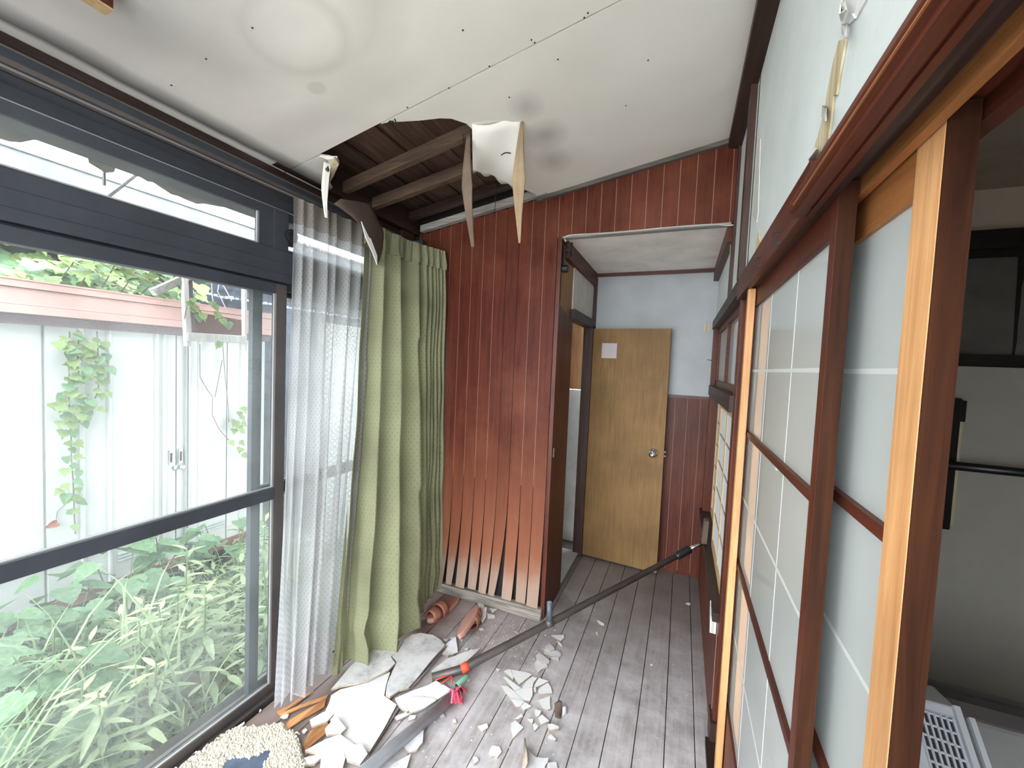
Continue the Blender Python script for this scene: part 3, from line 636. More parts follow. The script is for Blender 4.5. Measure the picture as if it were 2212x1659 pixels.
# ---- sliding glass doors
def sliding(n, x, th, y0, y1, label, stw, wm, em, pane_y0=None):
    d = struct(n, label, 'sliding door', (x, y0, 0))
    B(x, x+th, y0+.002, y0+stw, 0.03, 1.742).build('stile', wm, d, bev=.0015)
    B(x+.0005, x+th-.0005, y0, y0+.002, 0.03, 1.742).build('stile_edge', MT['darkedge'], d)
    B(x, x+th, y1-0.115, y1, 0.03, 1.742).build('stile', MT['redwood'], d, bev=.0025)
    for z0, z1, m in ((0.03, 0.33, MT['redwood_y']), (1.668, 1.742, em)): B(x+.002, x+th-.002, y0+stw, y1-.115, z0, z1).build('rail', m, d)
    for z in (0.825, 1.258):
        mb = MB(); mb.box(x+.001, x+th-.001, y0+stw, y1-.115, z-.009, z+.009); mb.build('muntin', MT['redwood_y'], d)
    for z0, z1 in ((0.33, 0.816), (0.834, 1.249), (1.267, 1.668)):
        B(x+th*.4, x+th*.4+.004, y0+stw, y1-.115, z0, z1).build('glass_pane', MT['frost'], d)
    for z in (0.58, 1.04, 1.462): B(x+th*.4-.0006, x+th*.4, y0+stw, y1-.115, z-.004, z+.004).build('back_muntin', MT['frost_line'], d)
    for f in (.30, .66):
        yy = y0+stw+(y1-.115-y0-stw)*f; B(x+th*.4-.0005, x+th*.4, yy-.002, yy+.002, 0.33, 1.668).build('back_muntin', MT['frost_line'], d)
    return d
sliding('door_2', 0.200, 0.023, 0.755, 1.645, 'frosted glass sliding door in reddish frame beside the orange batten', 0.031, MT['redwood'], MT['redwood_y'])
sliding('door_3', 0.240, 0.027, 0.576, 1.48, 'frosted glass sliding door with bright orange stile beside the dark room', 0.060, MT['orange'], MT['orange_y'])
# ---- ceiling moulding along the inner wall
tag(MB().hexa([(XR-.055, -0.8, cz(XR)-.045), (XR+.01, -0.8, cz(XR)-.06), (XR+.01, YP, cz(XR)-.06), (XR-.055, YP, cz(XR)-.045), (XR-.055, -0.8, cz(XR-.055)), (XR+.01, -0.8, cz(XR)), (XR+.01, YP, cz(XR)), (XR-.055, YP, cz(XR-.055))]).build('trim_6', MT['darkwood']), 'dark moulding where the ceiling meets the inner wall', 'trim', kind='structure')
# ---- torn wall covering on the inner wall: exposed ply and curled flakes
def onwall(pts, dx): return [onx(*q, XR-dx) for q in pts]
def patch(pts, mat, dx, nm): MB().prism(onwall(pts, dx), (0.003, 0, 0)).build(nm, mat, wr)
patch([(1811, 88), (1826, 84), (1820, 120), (1812, 165), (1806, 205), (1800, 205), (1797, 232), (1793, 275), (1788, 300), (1764, 344), (1741, 366), (1757, 323), (1767, 292), (1775, 258), (1782, 225), (1790, 180), (1800, 130)], MT['peelwood'], .0035, 'torn_ply')
patch([(1822, 0), (1870, 0), (1850, 35), (1832, 55), (1826, 82), (1816, 70), (1818, 40)], MT['board_grey'], .003, 'torn_plaster')
patch([(1628, 590), (1632, 530), (1637, 497), (1642, 525), (1650, 545), (1648, 565), (1636, 588)], MT['peelwood'], .0035, 'torn_ply')
patch([(1672, 524), (1682, 478), (1690, 470), (1694, 490), (1690, 505), (1680, 520)], MT['peelwood'], .0035, 'torn_ply')
patch([(1626, 465), (1638, 300), (1642, 300), (1637, 460), (1634, 480)], MT['plaster_white'], .004, 'torn_edge')
for pts, k in (([(1815, 2), (1822, 0), (1826, 22), (1816, 46), (1812, 30)], 0), ([(1818, 52), (1828, 50), (1824, 78), (1817, 72)], 1), ([(1840, 30), (1852, 26), (1846, 40)], 2), ([(1776, 228), (1783, 230), (1782, 262), (1774, 252)], 3), ([(1746, 345), (1758, 318), (1764, 322), (1750, 352)], 4)):
    a = onwall(pts, .004); out = onwall(pts, .022)
    a = [p if i % 2 else q for i, (p, q) in enumerate(zip(a, out))]
    MB().prism(a, (.002, 0, 0)).build('curled_flake', MT['plaster_white'], wr)
# ---- the dark room behind the doors
dr = struct('wall_inner_room', 'dim beige wall of the dark room with black rails', 'wall')
B(0.27, 3.0, 2.46, 2.52, 0.0, 2.7).build('wall_plaster', MT['sand'], dr)
B(0.27, 2.95, -0.75, -0.70, 0.0, 2.7).build('wall_near', MT['sand'], dr)
B(2.9, 2.96, -1.6, 2.5, 0.0, 2.7).build('wall_side', MT['sand'], dr)
B(0.27, 2.9, -1.2, 2.5, 2.30, 2.34).build('ceiling_board', plain('dim_ceiling_board', (.42, .37, .30), .8), dr)
B(0.27, 2.9, -1.6, 2.5, -0.02, 0.02).build('mat_floor', plain('dim_straw_floor', (0.12, 0.10, 0.06), .9), dr)
B(0.28, 2.9, 2.40, 2.46, 2.03, 2.11).build('black_rail', MT['blackwood'], dr)
B(0.28, 2.9, 2.42, 2.46, 2.00, 2.03).build('black_rail', MT['blackwood'], dr)
B(0.28, 2.9, 2.445, 2.46, 1.58, 2.00).build('dim_panel', MT['dark_glass'], dr)
B(0.28, 2.9, 2.41, 2.46, 1.525, 1.58).build('black_rail', MT['blackwood'], dr)
# torn dark edge on the dim panel
q = [ony(*p, 2.443) for p in [(2200, 545), (2212, 545), (2212, 600), (2206, 620), (2203, 660), (2198, 700), (2196, 735), (2190, 770), (2186, 770), (2190, 720), (2193, 660), (2197, 610)]]
MB().prism(q, (0, -.003, 0)).build('torn_edge', MT['blackwood'], dr)
B(-1.64, -1.60, 2.2, 2.55, -0.05, 2.25).build('inner_side', MT['plaster_white'], wl)
B(-1.64, -1.60, 2.95, 3.34, -0.05, 2.25).build('inner_side', MT['plaster_white'], wl)
B(-1.64, -1.60, 2.55, 2.95, -0.05, 1.30).build('inner_side', MT['plaster_white'], wl)
# ================================================================ THE WINDOW WALL
ww = struct('wall_window', 'dark beams, rails and sill framing the garden windows', 'window wall')
# header boards stepping down from the ceiling
B(-1.74, -1.64, -0.6, 2.2, 2.205, 2.2375).build('header_board', MT['darkwood'], ww, bev=.002)
B(-1.74, -1.632, -0.6, 2.2, 2.190, 2.204).build('header_bead', plain('worn_bead', (0.16, 0.145, 0.135), .5), ww, bev=.003)
B(-1.74, -1.612, -0.6, 2.2, 2.090, 2.189).build('header_beam', MT['alu'], ww, bev=.002)
B(-1.613, -1.606, -0.6, 2.2, 2.128, 2.134).build('header_edge', MT['alu_brown'], ww)
B(-1.74, -1.582, -0.6, 2.2, 2.030, 2.089).build('frame_head', MT['alu'], ww, bev=.002)
B(-1.582, -1.577, -0.6, 2.2, 2.046, 2.050).build('frame_lip', MT['alu_edge'], ww)
B(-1.584, -1.578, -0.6, 2.2, 2.028, 2.031).build('frame_lip', MT['alu_edge'], ww)
# lintel between transom and doors
B(-1.70, -1.535, -0.6, 2.2, 1.745, 1.872).build('lintel_beam', MT['alu'], ww, bev=.002)
for z in (1.78, 1.825): B(-1.5355, -1.533, -0.6, 2.2, z, z+.003).build('lintel_ridge', MT['alu'], ww)
B(-1.70, -1.555, -0.6, 2.2, 1.713, 1.745).build('lintel_track', MT['alu'], ww, bev=.001)
# sill with two running tracks
B(-1.625, -1.514, -0.6, 2.2, -0.05, 0.012).build('sill', MT['alu_brown'], ww)
B(-1.552, -1.548, -0.6, 2.2, 0.012, 0.022).build('sill_track', MT['alu'], ww)
B(-1.602, -1.598, -0.6, 2.2, 0.012, 0.022).build('sill_track', MT['alu'], ww)
B(-1.66, -1.59, -0.6, 2.2, -0.36, -0.04).build('footing', plain('grey_footing', (.22, .22, .21), .9), ww)
# transom post between the two upper lights
B(-1.60, -1.545, 1.150, 1.215, 1.872, 2.036).build('transom_post', MT['alu'], ww, bev=.001)
# outer frame post at the end of the window by the partition
B(-1.66, -1.54, 2.14, 2.19, 0.0, 2.2).build('end_post', MT['alu'], ww)
def sash(n, label, x, y0, y1, z0, z1, st, mid=None, br=.045, tr=.04, mat='alu', st1=None, edge=True, th=.026):
    s = struct(n, label, 'window', (x, y0, z0))
    st1 = st1 or st
    B(x-th/2, x+th/2, y0, y0+st, z0, z1).build('stile', MT[mat], s, bev=.0015)
    B(x-th/2, x+th/2, y1-st1, y1, z0, z1).build('stile', MT['alu_brown'] if mat == 'alu' and mid else MT[mat], s, bev=.0015)
    B(x-th/2, x+th/2, y0+st, y1-st1, z0, z0+br).build('bottom_rail', MT['alu_brown'] if mid else MT[mat], s, bev=.0015)
    B(x-th/2, x+th/2, y0+st, y1-st1, z1-tr, z1).build('top_rail', MT[mat], s, bev=.0015)
    segs = [(z0+br, z1-tr)]
    if mid:
        B(x-th/2-.004, x+th/2+.004, y0+st, y1-st1, mid[0], mid[1]).build('middle_rail', MT[mat], s, bev=.0015)
        segs = [(z0+br, mid[0]), (mid[1], z1-tr)]
    for a, b in segs:
        B(x-.002, x+.002, y0+st, y1-st1, a, b).build('glass_pane', MT['glass'], s)
        if edge:
            e = MB()
            e.box(x+.003, x+.008, y1-st1-.006, y1-st1, a, b); e.box(x+.003, x+.008, y0+st, y1-st1-.006, a, a+.005)
            e.build('gasket', MT['alu_edge'], s)
    return s
sash('window_1', 'large clear sliding window with dark frame and middle rail, garden side', XW, -0.55, 1.205, 0.014, 1.735, .05, (0.848, 0.897), br=.035, st1=.048)
sash('window_2', 'outer sliding window half hidden behind the lace curtain', -1.60, 1.095, 2.135, 0.014, 1.735, .040, (0.848, 0.897), br=.04)
sash('window_6', 'narrow upper transom window with bright sky behind it', XW-.01, -0.55, 1.15, 1.872, 2.036, .05, None, br=.006, tr=.034, st1=.062)
s7 = sash('window_7', 'short upper transom window with black latch beside the lace curtain', XW-.02, 1.215, 2.135, 1.872, 2.036, .006, None, br=.012, tr=.034)
lm = MB(); lm.lathe((-1.548, 1.225, 1.945), (1, 0, 0), [(0, .028), (.012, .028), (.016, .02)], 14); lm.box(-1.548, -1.536, 1.212, 1.232, 1.90, 1.945)
lm.build('latch', MT['black'], s7)
# second frame post of the shutter track, seen through the glass
B(-1.69, -1.66, 1.15, 1.185, 0.0, 1.75).build('shutter_post', plain('blue_grey_aluminium', (.20, .23, .27), .4, .6), ww)
# curtain rails and their hooks
cr = thing('curtain_rail', 'double metal curtain rail running under the dark header beam', 'curtain rail', (-1.5, 1.2, 2.12))
for x, z in ((-1.525, 2.108), (-1.500, 2.104)): B(x-.006, x+.006, -0.5, 2.13, z-.005, z+.008).build('rail', MT['alu_edge'] if x < -1.51 else MT['alu_brown'], cr)
for y in (0.4, 1.35, 2.05): B(-1.59, -1.494, y-.01, y+.01, 2.110, 2.118).build('bracket', MT['alu'], cr)
# ================================================================ CURTAINS
def folds(path_top, path_bot, zt, zb, nf, amp_t, amp_b, nu, nv, width, seed, flare=1.0, zbf=None, i0=0.0):
    """a hanging cloth: plan path at the top and at the hem, with nf folds"""
    r = random.Random(seed); cum = [0.0]
    for q in nf: cum.append(cum[-1]+q)
    tot = cum[-1]; am = [r.uniform(.7, 1.15)*min(1.3, .45+4.5*q) for q in nf]; ph = [r.uniform(-.10, .10) for _ in range(len(nf)+1)]
    def lerp_path(path, t):
        n = len(path)-1; k = min(int(t*n), n-1); f = t*n-k
        return Vector(path[k])*(1-f)+Vector(path[k+1])*f
    def P(i, j):
        u = i/nu; v = j/nv
        a = lerp_path(path_top, u); b = lerp_path(path_bot, u)
        s = v**flare
        p = a*(1-s)+b*s
        t0 = (lerp_path(path_top, min(1, u+.03))-lerp_path(path_top, max(0, u-.03)))*(1-s)+(lerp_path(path_bot, min(1, u+.03))-lerp_path(path_bot, max(0, u-.03)))*s
        nrm = Vector((t0.y, -t0.x)).normalized()
        edges = [c/tot+(ph[n_]*(v-.4)*.25 if 0 < n_ < len(nf) else 0) for n_, c in enumerate(cum)]
        ki = 0
        while ki < len(nf)-1 and u > edges[ki+1]: ki += 1
        f = max(0, min(1, (u-edges[ki])/(edges[ki+1]-edges[ki])))
        A = (amp_t*(1-v)+amp_b*v)*am[ki]
        off = -A*(math.sin(math.pi*f)**.75-.45)+0.18*A*math.sin(2*math.pi*f+3*v)
        if v < 0.06: off *= 0.45+0.55*v/0.06
        p = p+nrm*off
        zlow = zb if zbf is None else zbf(u)
        z = zt*(1-v)+zlow*v
        return (p.x, p.y, z), (u*width, z)
    return P
lace = thing('lace_curtain', 'sheer white lace curtain with net pattern beside the window mullion', 'curtain', (-1.47, 1.35, 2.08))
lt_top = [(-1.500, 1.195), (-1.49, 1.30), (-1.485, 1.42), (-1.475, 1.56), (-1.470, 1.66)]
lt_bot = [(-1.445, 1.118), (-1.380, 1.140), (-1.362, 1.215), (-1.395, 1.34), (-1.41, 1.50)]
ztop = 2.095
zbf = lambda u: 0.022+0.05*u+0.03*math.sin(9*u)**2*(u > .1)
zhem = lambda u: zbf(u)+0.17
zhead = lambda u: 1.99
full = folds(lt_top, lt_bot, ztop, 0, [.10, .12, .16, .09, .15, .12, .14, .12], 0.028, 0.060, 84, 60, 1.0, 3, 1.25, zbf)
def cloth_between(z0f, z1f, nv, name, mat, parent, P=full, nu=84, thick=0):
    def Q(i, j):
        u = i/nu; z = z0f(u)*(1-j/nv)+z1f(u)*j/nv
        vv = (ztop-z)/(ztop-zbf(u)); vv = max(0, min(1, vv))
        (p, uv) = P(i, vv*60); return (p[0], p[1], z), (uv[0], z)
    return MB().grid(Q, nu, nv).build(name, mat, parent, smooth=True)
cloth_between(lambda u: ztop, zhead, 3, 'heading', MT['lace_head'], lace)
cloth_between(zhead, zhem, 44, 'cloth', MT['lace'], lace)
cloth_between(zhem, zbf, 6, 'hem', MT['lace_hem'], lace)
grn = thing('green_curtain', 'heavy green pleated curtain with dark dots and crumpled hem', 'curtain', (-1.43, 1.9, 2.1))
gt_top = [(-1.460, 1.545), (-1.455, 1.63), (-1.45, 1.72), (-1.445, 1.83), (-1.425, 1.95), (-1.395, 2.05), (-1.365, 2.125)]
gt_bot = [(-1.375, 1.365), (-1.318, 1.415), (-1.262, 1.500), (-1.205, 1.620), (-1.255, 1.79), (-1.31, 1.95), (-1.315, 2.10)]
gtz = 2.115
gb = lambda u: 0.012+0.02*abs(math.sin(7*u))+(0.05*max(0, u-.66))
gfull = folds(gt_top, gt_bot, gtz, 0, [.25, .19, .20, .11, .06, .05, .05, .05, .04], 0.030, 0.072, 126, 60, 1.9, 11, 1.15, gb)
def green_part(z0, z1f, nv, name, pinch):
    def Q(i, j):
        u = i/126; z = z0*(1-j/nv)+z1f(u)*j/nv
        vv = max(0, min(1, (gtz-z)/(gtz-gb(u)))); p, uv = gfull(i, vv*60)
        p = Vector(p)
        if pinch: # tight pinch pleats of the heading
            d = abs(z-2.03)/0.09; s = max(0, 1-d); k = (u*12) % 1
            p.x += 0.012*s*math.cos(2*math.pi*k)-0.004*math.cos(6*math.pi*k)*(1-j/nv)
        return p, (uv[0], z)
    return MB().grid(Q, 126, nv).build(name, MT['green'], grn, smooth=True)
green_part(gtz, lambda u: 2.00, 8, 'pleated_heading', True)
def gcrease(i, j):
    u = i/126; nv = 56; z = 2.00*(1-j/nv)+gb(u)*j/nv
    vv = max(0, min(1, (gtz-z)/(gtz-gb(u)))); p, uv = gfull(i, vv*60); p = Vector(p)
    s = math.exp(-((z-0.18)/0.05)**2); p.x += 0.020*s*math.sin(14*u+1); p.y -= 0.014*s
    q = noise.noise(Vector((p.x*5, p.y*5, p.z*3))); p.x += q*0.010
    return p, (uv[0], z)
MB().grid(gcrease, 126, 56).build('cloth', MT['green'], grn, smooth=True)
# folded-over leading edge of the green curtain
le = MB()
for z0, z1 in ((0.012, 0.7),):
    pts = []
    le.grid(lambda i, j: ((-1.380+.030*i/4*(1-j/10)-.045*j/10, 1.368-.03*(1-i/4)*(1-j/10)+.085*j/10, 0.01+0.75*j/10), (i*.02, 0.01+.75*j/10)), 4, 10)
le.build('turned_edge', MT['green'], grn, smooth=True)
# ================================================================ TORN CEILING PIECES THAT HANG DOWN
fp = thing('hanging_ceiling_flap', 'large sagging white flap of torn ceiling board at the hole', 'ceiling board', onc(1060, 257))
def bil(c, u, v): return (c[0]*(1-u)+c[1]*u)*(1-v)+(c[3]*(1-u)+c[2]*u)*v
cn = [onc(1020, 268, 0), onc(1127, 258, 0), onc(1112, 402, -.07), onc(1022, 372, -.06)]
def flap(i, j):
    u, v = i/12, j/10; p = bil(cn, u, v); p.z -= 0.035*math.sin(math.pi*v)*(0.4+u)+0.01*math.sin(5*u+3*v)
    if v > .9: p.z += 0.01*math.sin(17*u)
    return p, (u, v)
MB().grid(flap, 12, 10).build('flap_board', MT['ceil'], fp, smooth=True, solid=.005)
def hangstrip(name, label, top, bot, w_top, w_mid, w_bot, mat, edge=None, dirv=(1, 0, 0), bow=0.03, twist=0.0, group='torn strips hanging from the ceiling hole'):
    t = thing(name, label, 'ceiling strip', top, group)
    top, bot = Vector(top), Vector(bot); dv = Vector(dirv).normalized()
    def P(i, j):
        v = j/14; c = top*(1-v)+bot*v; c = c+Vector((0, -bow*math.sin(math.pi*v), 0))
        wdt = (w_top*(1-v*2)+w_mid*v*2) if v < .5 else (w_mid*(2-2*v)+w_bot*(2*v-1))
        a = twist*v; d = Vector((dv.x*math.cos(a)-dv.y*math.sin(a), dv.x*math.sin(a)+dv.y*math.cos(a), dv.z))
        return c+d*wdt*(i/3-.5)+Vector((0, 0.006*math.sin(math.pi*i/3), 0)), (i/3, v)
    MB().grid(P, 3, 14).build('torn_strip', mat, t, smooth=True, solid=.0045)
    return t
MT['tan'] = plain('tan_board_back', (0.36, 0.26, 0.155), 0.9, mottle=0.12)
hangstrip('hanging_strip', 'short brown torn strip left of the white ceiling flap', onc(1012, 285), ony(1021, 533, 1.47), .012, .046, .012, plain('brown_board_back', (0.17, 0.12, 0.085), .9, mottle=.15), bow=.03)
st2 = hangstrip('hanging_strip', 'long pale tan torn strip hanging at the right of the white ceiling flap', onc(1127, 262), ony(1122, 525, 1.50), .006, .052, .004, MT['tan'], bow=.02, dirv=(1, .3, 0))
hangstrip('hanging_strip', 'thin white strip hanging in front of the lace curtain top', onx(708, 352, -1.43), onx(704, 470, -1.46), .030, .028, .008, MT['ceil'], bow=.01, dirv=(.4, 1, 0))
# crumpled lip at the hole corner over the curtain
lp = thing('torn_ceiling_lip', 'crumpled folded white lip of ceiling board above the lace curtain', 'ceiling board', onc(705, 345))
for pts, dz, m in (([(690, 338), (728, 340), (732, 352), (722, 372), (714, 362), (708, 345)], -.004, MT['ceil']), ([(722, 340), (732, 356), (721, 380), (711, 398), (708, 385), (714, 372), (713, 356)], -.02, MT['peelwood']), ([(697, 372), (708, 360), (714, 380), (710, 400), (702, 420), (696, 400)], -.035, MT['cardback'])):
    a = [onc(*q, dz-(.012 if i % 2 else 0)) for i, q in enumerate(pts)]
    MB().prism(a, (0, .002, .006)).build('folded_piece', m, lp)
bd = thing('hanging_brown_sheet', 'dark brown torn sheet with a white cut edge hanging over the green curtain', 'ceiling board', onx(790, 470, -1.40))
def bsheet(i, j):
    u, v = i/8, j/12
    L = [(722, 440), (760, 468), (782, 490), (800, 545), (815, 570)]; R_ = [(735, 430), (800, 440), (828, 500), (829, 535), (815, 572)]
    def pl(lst, t): n = len(lst)-1; k = min(int(t*n), n-1); f = t*n-k; return (lst[k][0]*(1-f)+lst[k+1][0]*f, lst[k][1]*(1-f)+lst[k+1][1]*f)
    a, b = pl(L, v), pl(R_, v); q = (a[0]*(1-u)+b[0]*u, a[1]*(1-u)+b[1]*u)
    return onx(*q, -1.395+.018*math.sin(3*u+2*v)-.03*u), (u, v)
MB().grid(bsheet, 8, 12).build('sheet', MT['cardback'], bd, smooth=True, solid=.003)
q = [onx(*p, -1.372) for p in [(781, 478), (797, 512), (801, 515), (815, 552), (815, 572), (806, 548), (790, 512)]]
MB().prism(q, (-.004, 0, 0)).build('white_edge', MT['board_pale'], bd)
# loose black wires in the hole
def wirething(pts, label, r=.0022, mat='wire', nm='hanging_wire', cat='wire'):
    ps = [Vector(p) for p in pts]; sm = []
    for i in range(len(ps)-1):
        a, b = ps[max(i-1, 0)], ps[i]; c, d = ps[i+1], ps[min(i+2, len(ps)-1)]
        for k in range(5):
            t = k/5; sm.append(0.5*((2*b)+(c-a)*t+(2*a-5*b+4*c-d)*t*t+(3*b-a-3*c+d)*t**3))
    sm.append(ps[-1]); return tag(MB().tube(sm, r, 6).build(nm, MT[mat], None, smooth=True), label, cat)
wirething([onc(846, 262, .02), onc(849, 262, -.004), onx(850, 275, onc(850, 268).x), onc(856, 268, -.012), onc(852, 256, .0)], 'short bent black wire loop at the ceiling seam by the hole')
wirething([onc(1072, 395, .05), ony(1072, 402, 2.06), ony(1070, 440, 2.1), ony(1066, 470, 2.12)], 'long black wire dangling in the hole between the two torn strips', .0018)
wirething([onc(1000, 290, .02), onc(1001, 300, 0), onc(1002, 320, -.01)], 'thin black wire over the first rafter end', .0018)
wirething([onc(1083, 335, -.06), onc(1092, 330, -.075), onc(1103, 331, -.07)], 'tiny rusted wire hook stuck in the white ceiling flap', .0022)
# white cable along the alcove opening and up the wall
wirething([ony(1222, 522, YP-.006), ony(1228, 509, YP-.008), ony(1320, 503, YP-.008), ony(1440, 492, YP-.008), ony(1540, 485, YP-.008), ony(1575, 487, YP-.010), ony(1596, 480, YP-.02), ony(1603, 455, YP-.02), ony(1607, 380, YP-.018), ony(1611, 298, YP-.018)], 'grey white cable clipped along the edge over the alcove', .0045, 'cable', 'cable', 'cable')
# small black spring catch at the top of the brown lining
dc = thing('spring_catch', 'small black spring bracket at the top of the alcove opening', 'bracket', (-0.63, 2.24, 2.08))
B(-0.664, -0.645, 2.215, 2.245, 2.00, 2.12).build('plate', MT['black'], dc)
MB().lathe((-0.648, 2.205, 1.99), (1, 0, 0), [(0, .02), (.03, .02), (.034, .014)], 12).build('roller', MT['black'], dc)
MB().bar((-0.645, 2.235, 2.10), (-0.60, 2.235, 2.105), .008, .008).tube([(-0.61, 2.235, 2.14), (-0.61, 2.235, 2.06)], .006, 6).build('arm', MT['black'], dc)
# hooks on the lintel
for i, (p, lab) in enumerate((((1683, 512), 'wire hook on the lintel below the larger torn ply patch'), ((1641, 565), 'black ring hook on the lintel beside the dark post'))):
    c = onx(*p, 0.165); wirething([c+Vector((.005, .0, -.01)), c+Vector((-.006, .004, -.012)), c+Vector((-.012, .006, 0)), c+Vector((-.008, .0, .010)), c+Vector((.0, -.006, .008))], lab, .0016, 'wire', 'wall_hook', 'hook')
# ================================================================ PLYWOOD DOOR OF THE ALCOVE
dd = struct('door_1', 'pale oak veneer door standing open against the alcove wall', 'door', (-0.64, 3.06, 0))
hx, ex = Vector((-0.635, 3.085)), Vector((-0.085, 3.045))
dvn = (ex-hx).normalized(); nn = Vector((dvn.y, -dvn.x))
def dpt(s, d, z): p = hx+dvn*s+nn*d; return (p.x, p.y, z)
W = (ex-hx).length
MB().hexa([dpt(0, 0, .012), dpt(0, .032, .012), dpt(W, .032, .012), dpt(W, 0, .012), dpt(0, 0, 1.742), dpt(0, .032, 1.742), dpt(W, .032, 1.742), dpt(W, 0, 1.742)]).build('leaf', MT['beige'], dd, bev=.0015)
kc = Vector(dpt(W-.072, .032, .868)); ka = Vector((nn.x, nn.y, 0))
kn_ = MB().lathe(kc, ka, [(0, .031), (.004, .031), (.008, .026), (.010, .013), (.028, .013), (.032, .022), (.040, .026), (.052, .025), (.058, .018), (.059, .0)], 24); kn = kn_.build('knob', MT['chrome'], dd, smooth=True)
kk = MB(); c = kc+ka*.0598; e = Vector((dvn.x, dvn.y, 0)); kk.box(0, 0, 0, 0, 0, 0) if 0 else None
kk.hexa([c+e*-.003+Vector((0, 0, -.008)), c+e*.003+Vector((0, 0, -.008)), c+e*.003+Vector((0, 0, -.008))+ka*.002, c+e*-.003+Vector((0, 0, -.008))+ka*.002, c+e*-.003+Vector((0, 0, .008)), c+e*.003+Vector((0, 0, .008)), c+e*.003+Vector((0, 0, .008))+ka*.002, c+e*-.003+Vector((0, 0, .008))+ka*.002])
under(kk.build('keyhole', MT['black'], dd), kn)
for z in (.85, .88): MB().lathe(Vector(dpt(W, .016, z)), e, [(0, .009), (.008, .009), (.012, .006)], 8).build('bolt', MT['chrome'], dd)
for z in (.3, 1.5): MB().tube([dpt(-.004, .036, z-.04), dpt(-.004, .036, z+.04)], .006, 8).build('hinge', MT['chrome'], dd)
pa = [dpt(.075, .0325, 1.525), dpt(.185, .0325, 1.525), dpt(.185, .0325, 1.635), dpt(.075, .0325, 1.635)]
tag(MB().prism(pa, (nn.x*.001, nn.y*.001, 0)).build('paper_notice', plain('blank_faded_paper', (.60, .54, .54), .9, mottle=.03)), 'small square blank paper stuck on the pale oak door', 'paper')
# ================================================================ CEILING LAMP
lp0 = onc(215, -20, 0)
lam = thing('ceiling_lamp', 'wooden framed ceiling lamp corner at the top edge of the photo', 'lamp', (-1.20, 0.35, cz(-1.2)))
e0 = onc(233, 26, -.055); z1 = e0.z
lx0, lx1, ly0, ly1 = e0.x-.012, e0.x+.30, e0.y-.52, e0.y
for (a, b, c, d) in ((lx0, lx0+.022, ly0, ly1), (lx1-.022, lx1, ly0, ly1), (lx0+.022, lx1-.022, ly0, ly0+.022), (lx0+.022, lx1-.022, ly1-.022, ly1)):
    pass
MB().box(lx0, lx0+.036, ly0, ly1, z1, z1+.06).build('frame_bar', MT['redwood_y'], lam)
B(lx0, lx0+.036, ly0, ly1+.0005, z1-.004, z1).build('frame_underside', MT['shojiwood'], lam)
# ================================================================ DEBRIS ON THE FLOOR
LZ = {}
def crop(ox, oy, s): return lambda x, y: (ox+x/s, oy+y/s)
cA = crop(1060, 1340, 5.2); cB = crop(840, 1240, 3.959); cC = crop(340, 1340, 3.95)
def shard(pts, z=0.001, th=0.006, name='plaster_shard', mats=('board_pale', 'board_core'), label='', cat='shard', group=None, tilt=0.0, tv=None, curl=0.0):
    p3 = [onz(x, y, z+th) for x, y in pts]
    c = sum(p3, Vector())/len(p3)
    d = Vector(tv).normalized() if tv else Vector((1, 0, 0))
    ext = [(p-c).dot(d) for p in p3]; lo = min(ext)
    P = []
    r = random.Random(int(pts[0][0]*13+pts[0][1]))
    for p, e in zip(p3, ext):
        dz = tilt*(e-lo)+curl*((e-lo)**2)
        P.append(Vector((p.x, p.y, z+dz)))
    mb = MB(); mb.m = 0
    # normal orientation
    area = sum(P[i].x*P[(i+1) % len(P)].y-P[(i+1) % len(P)].x*P[i].y for i in range(len(P)))
    if area < 0: P = P[::-1]
    mb.prism(P, (0, 0, th), side_m=1)
    o = mb.build(name, [MT[m] for m in mats], None)
    return tag(o, label, cat, group)
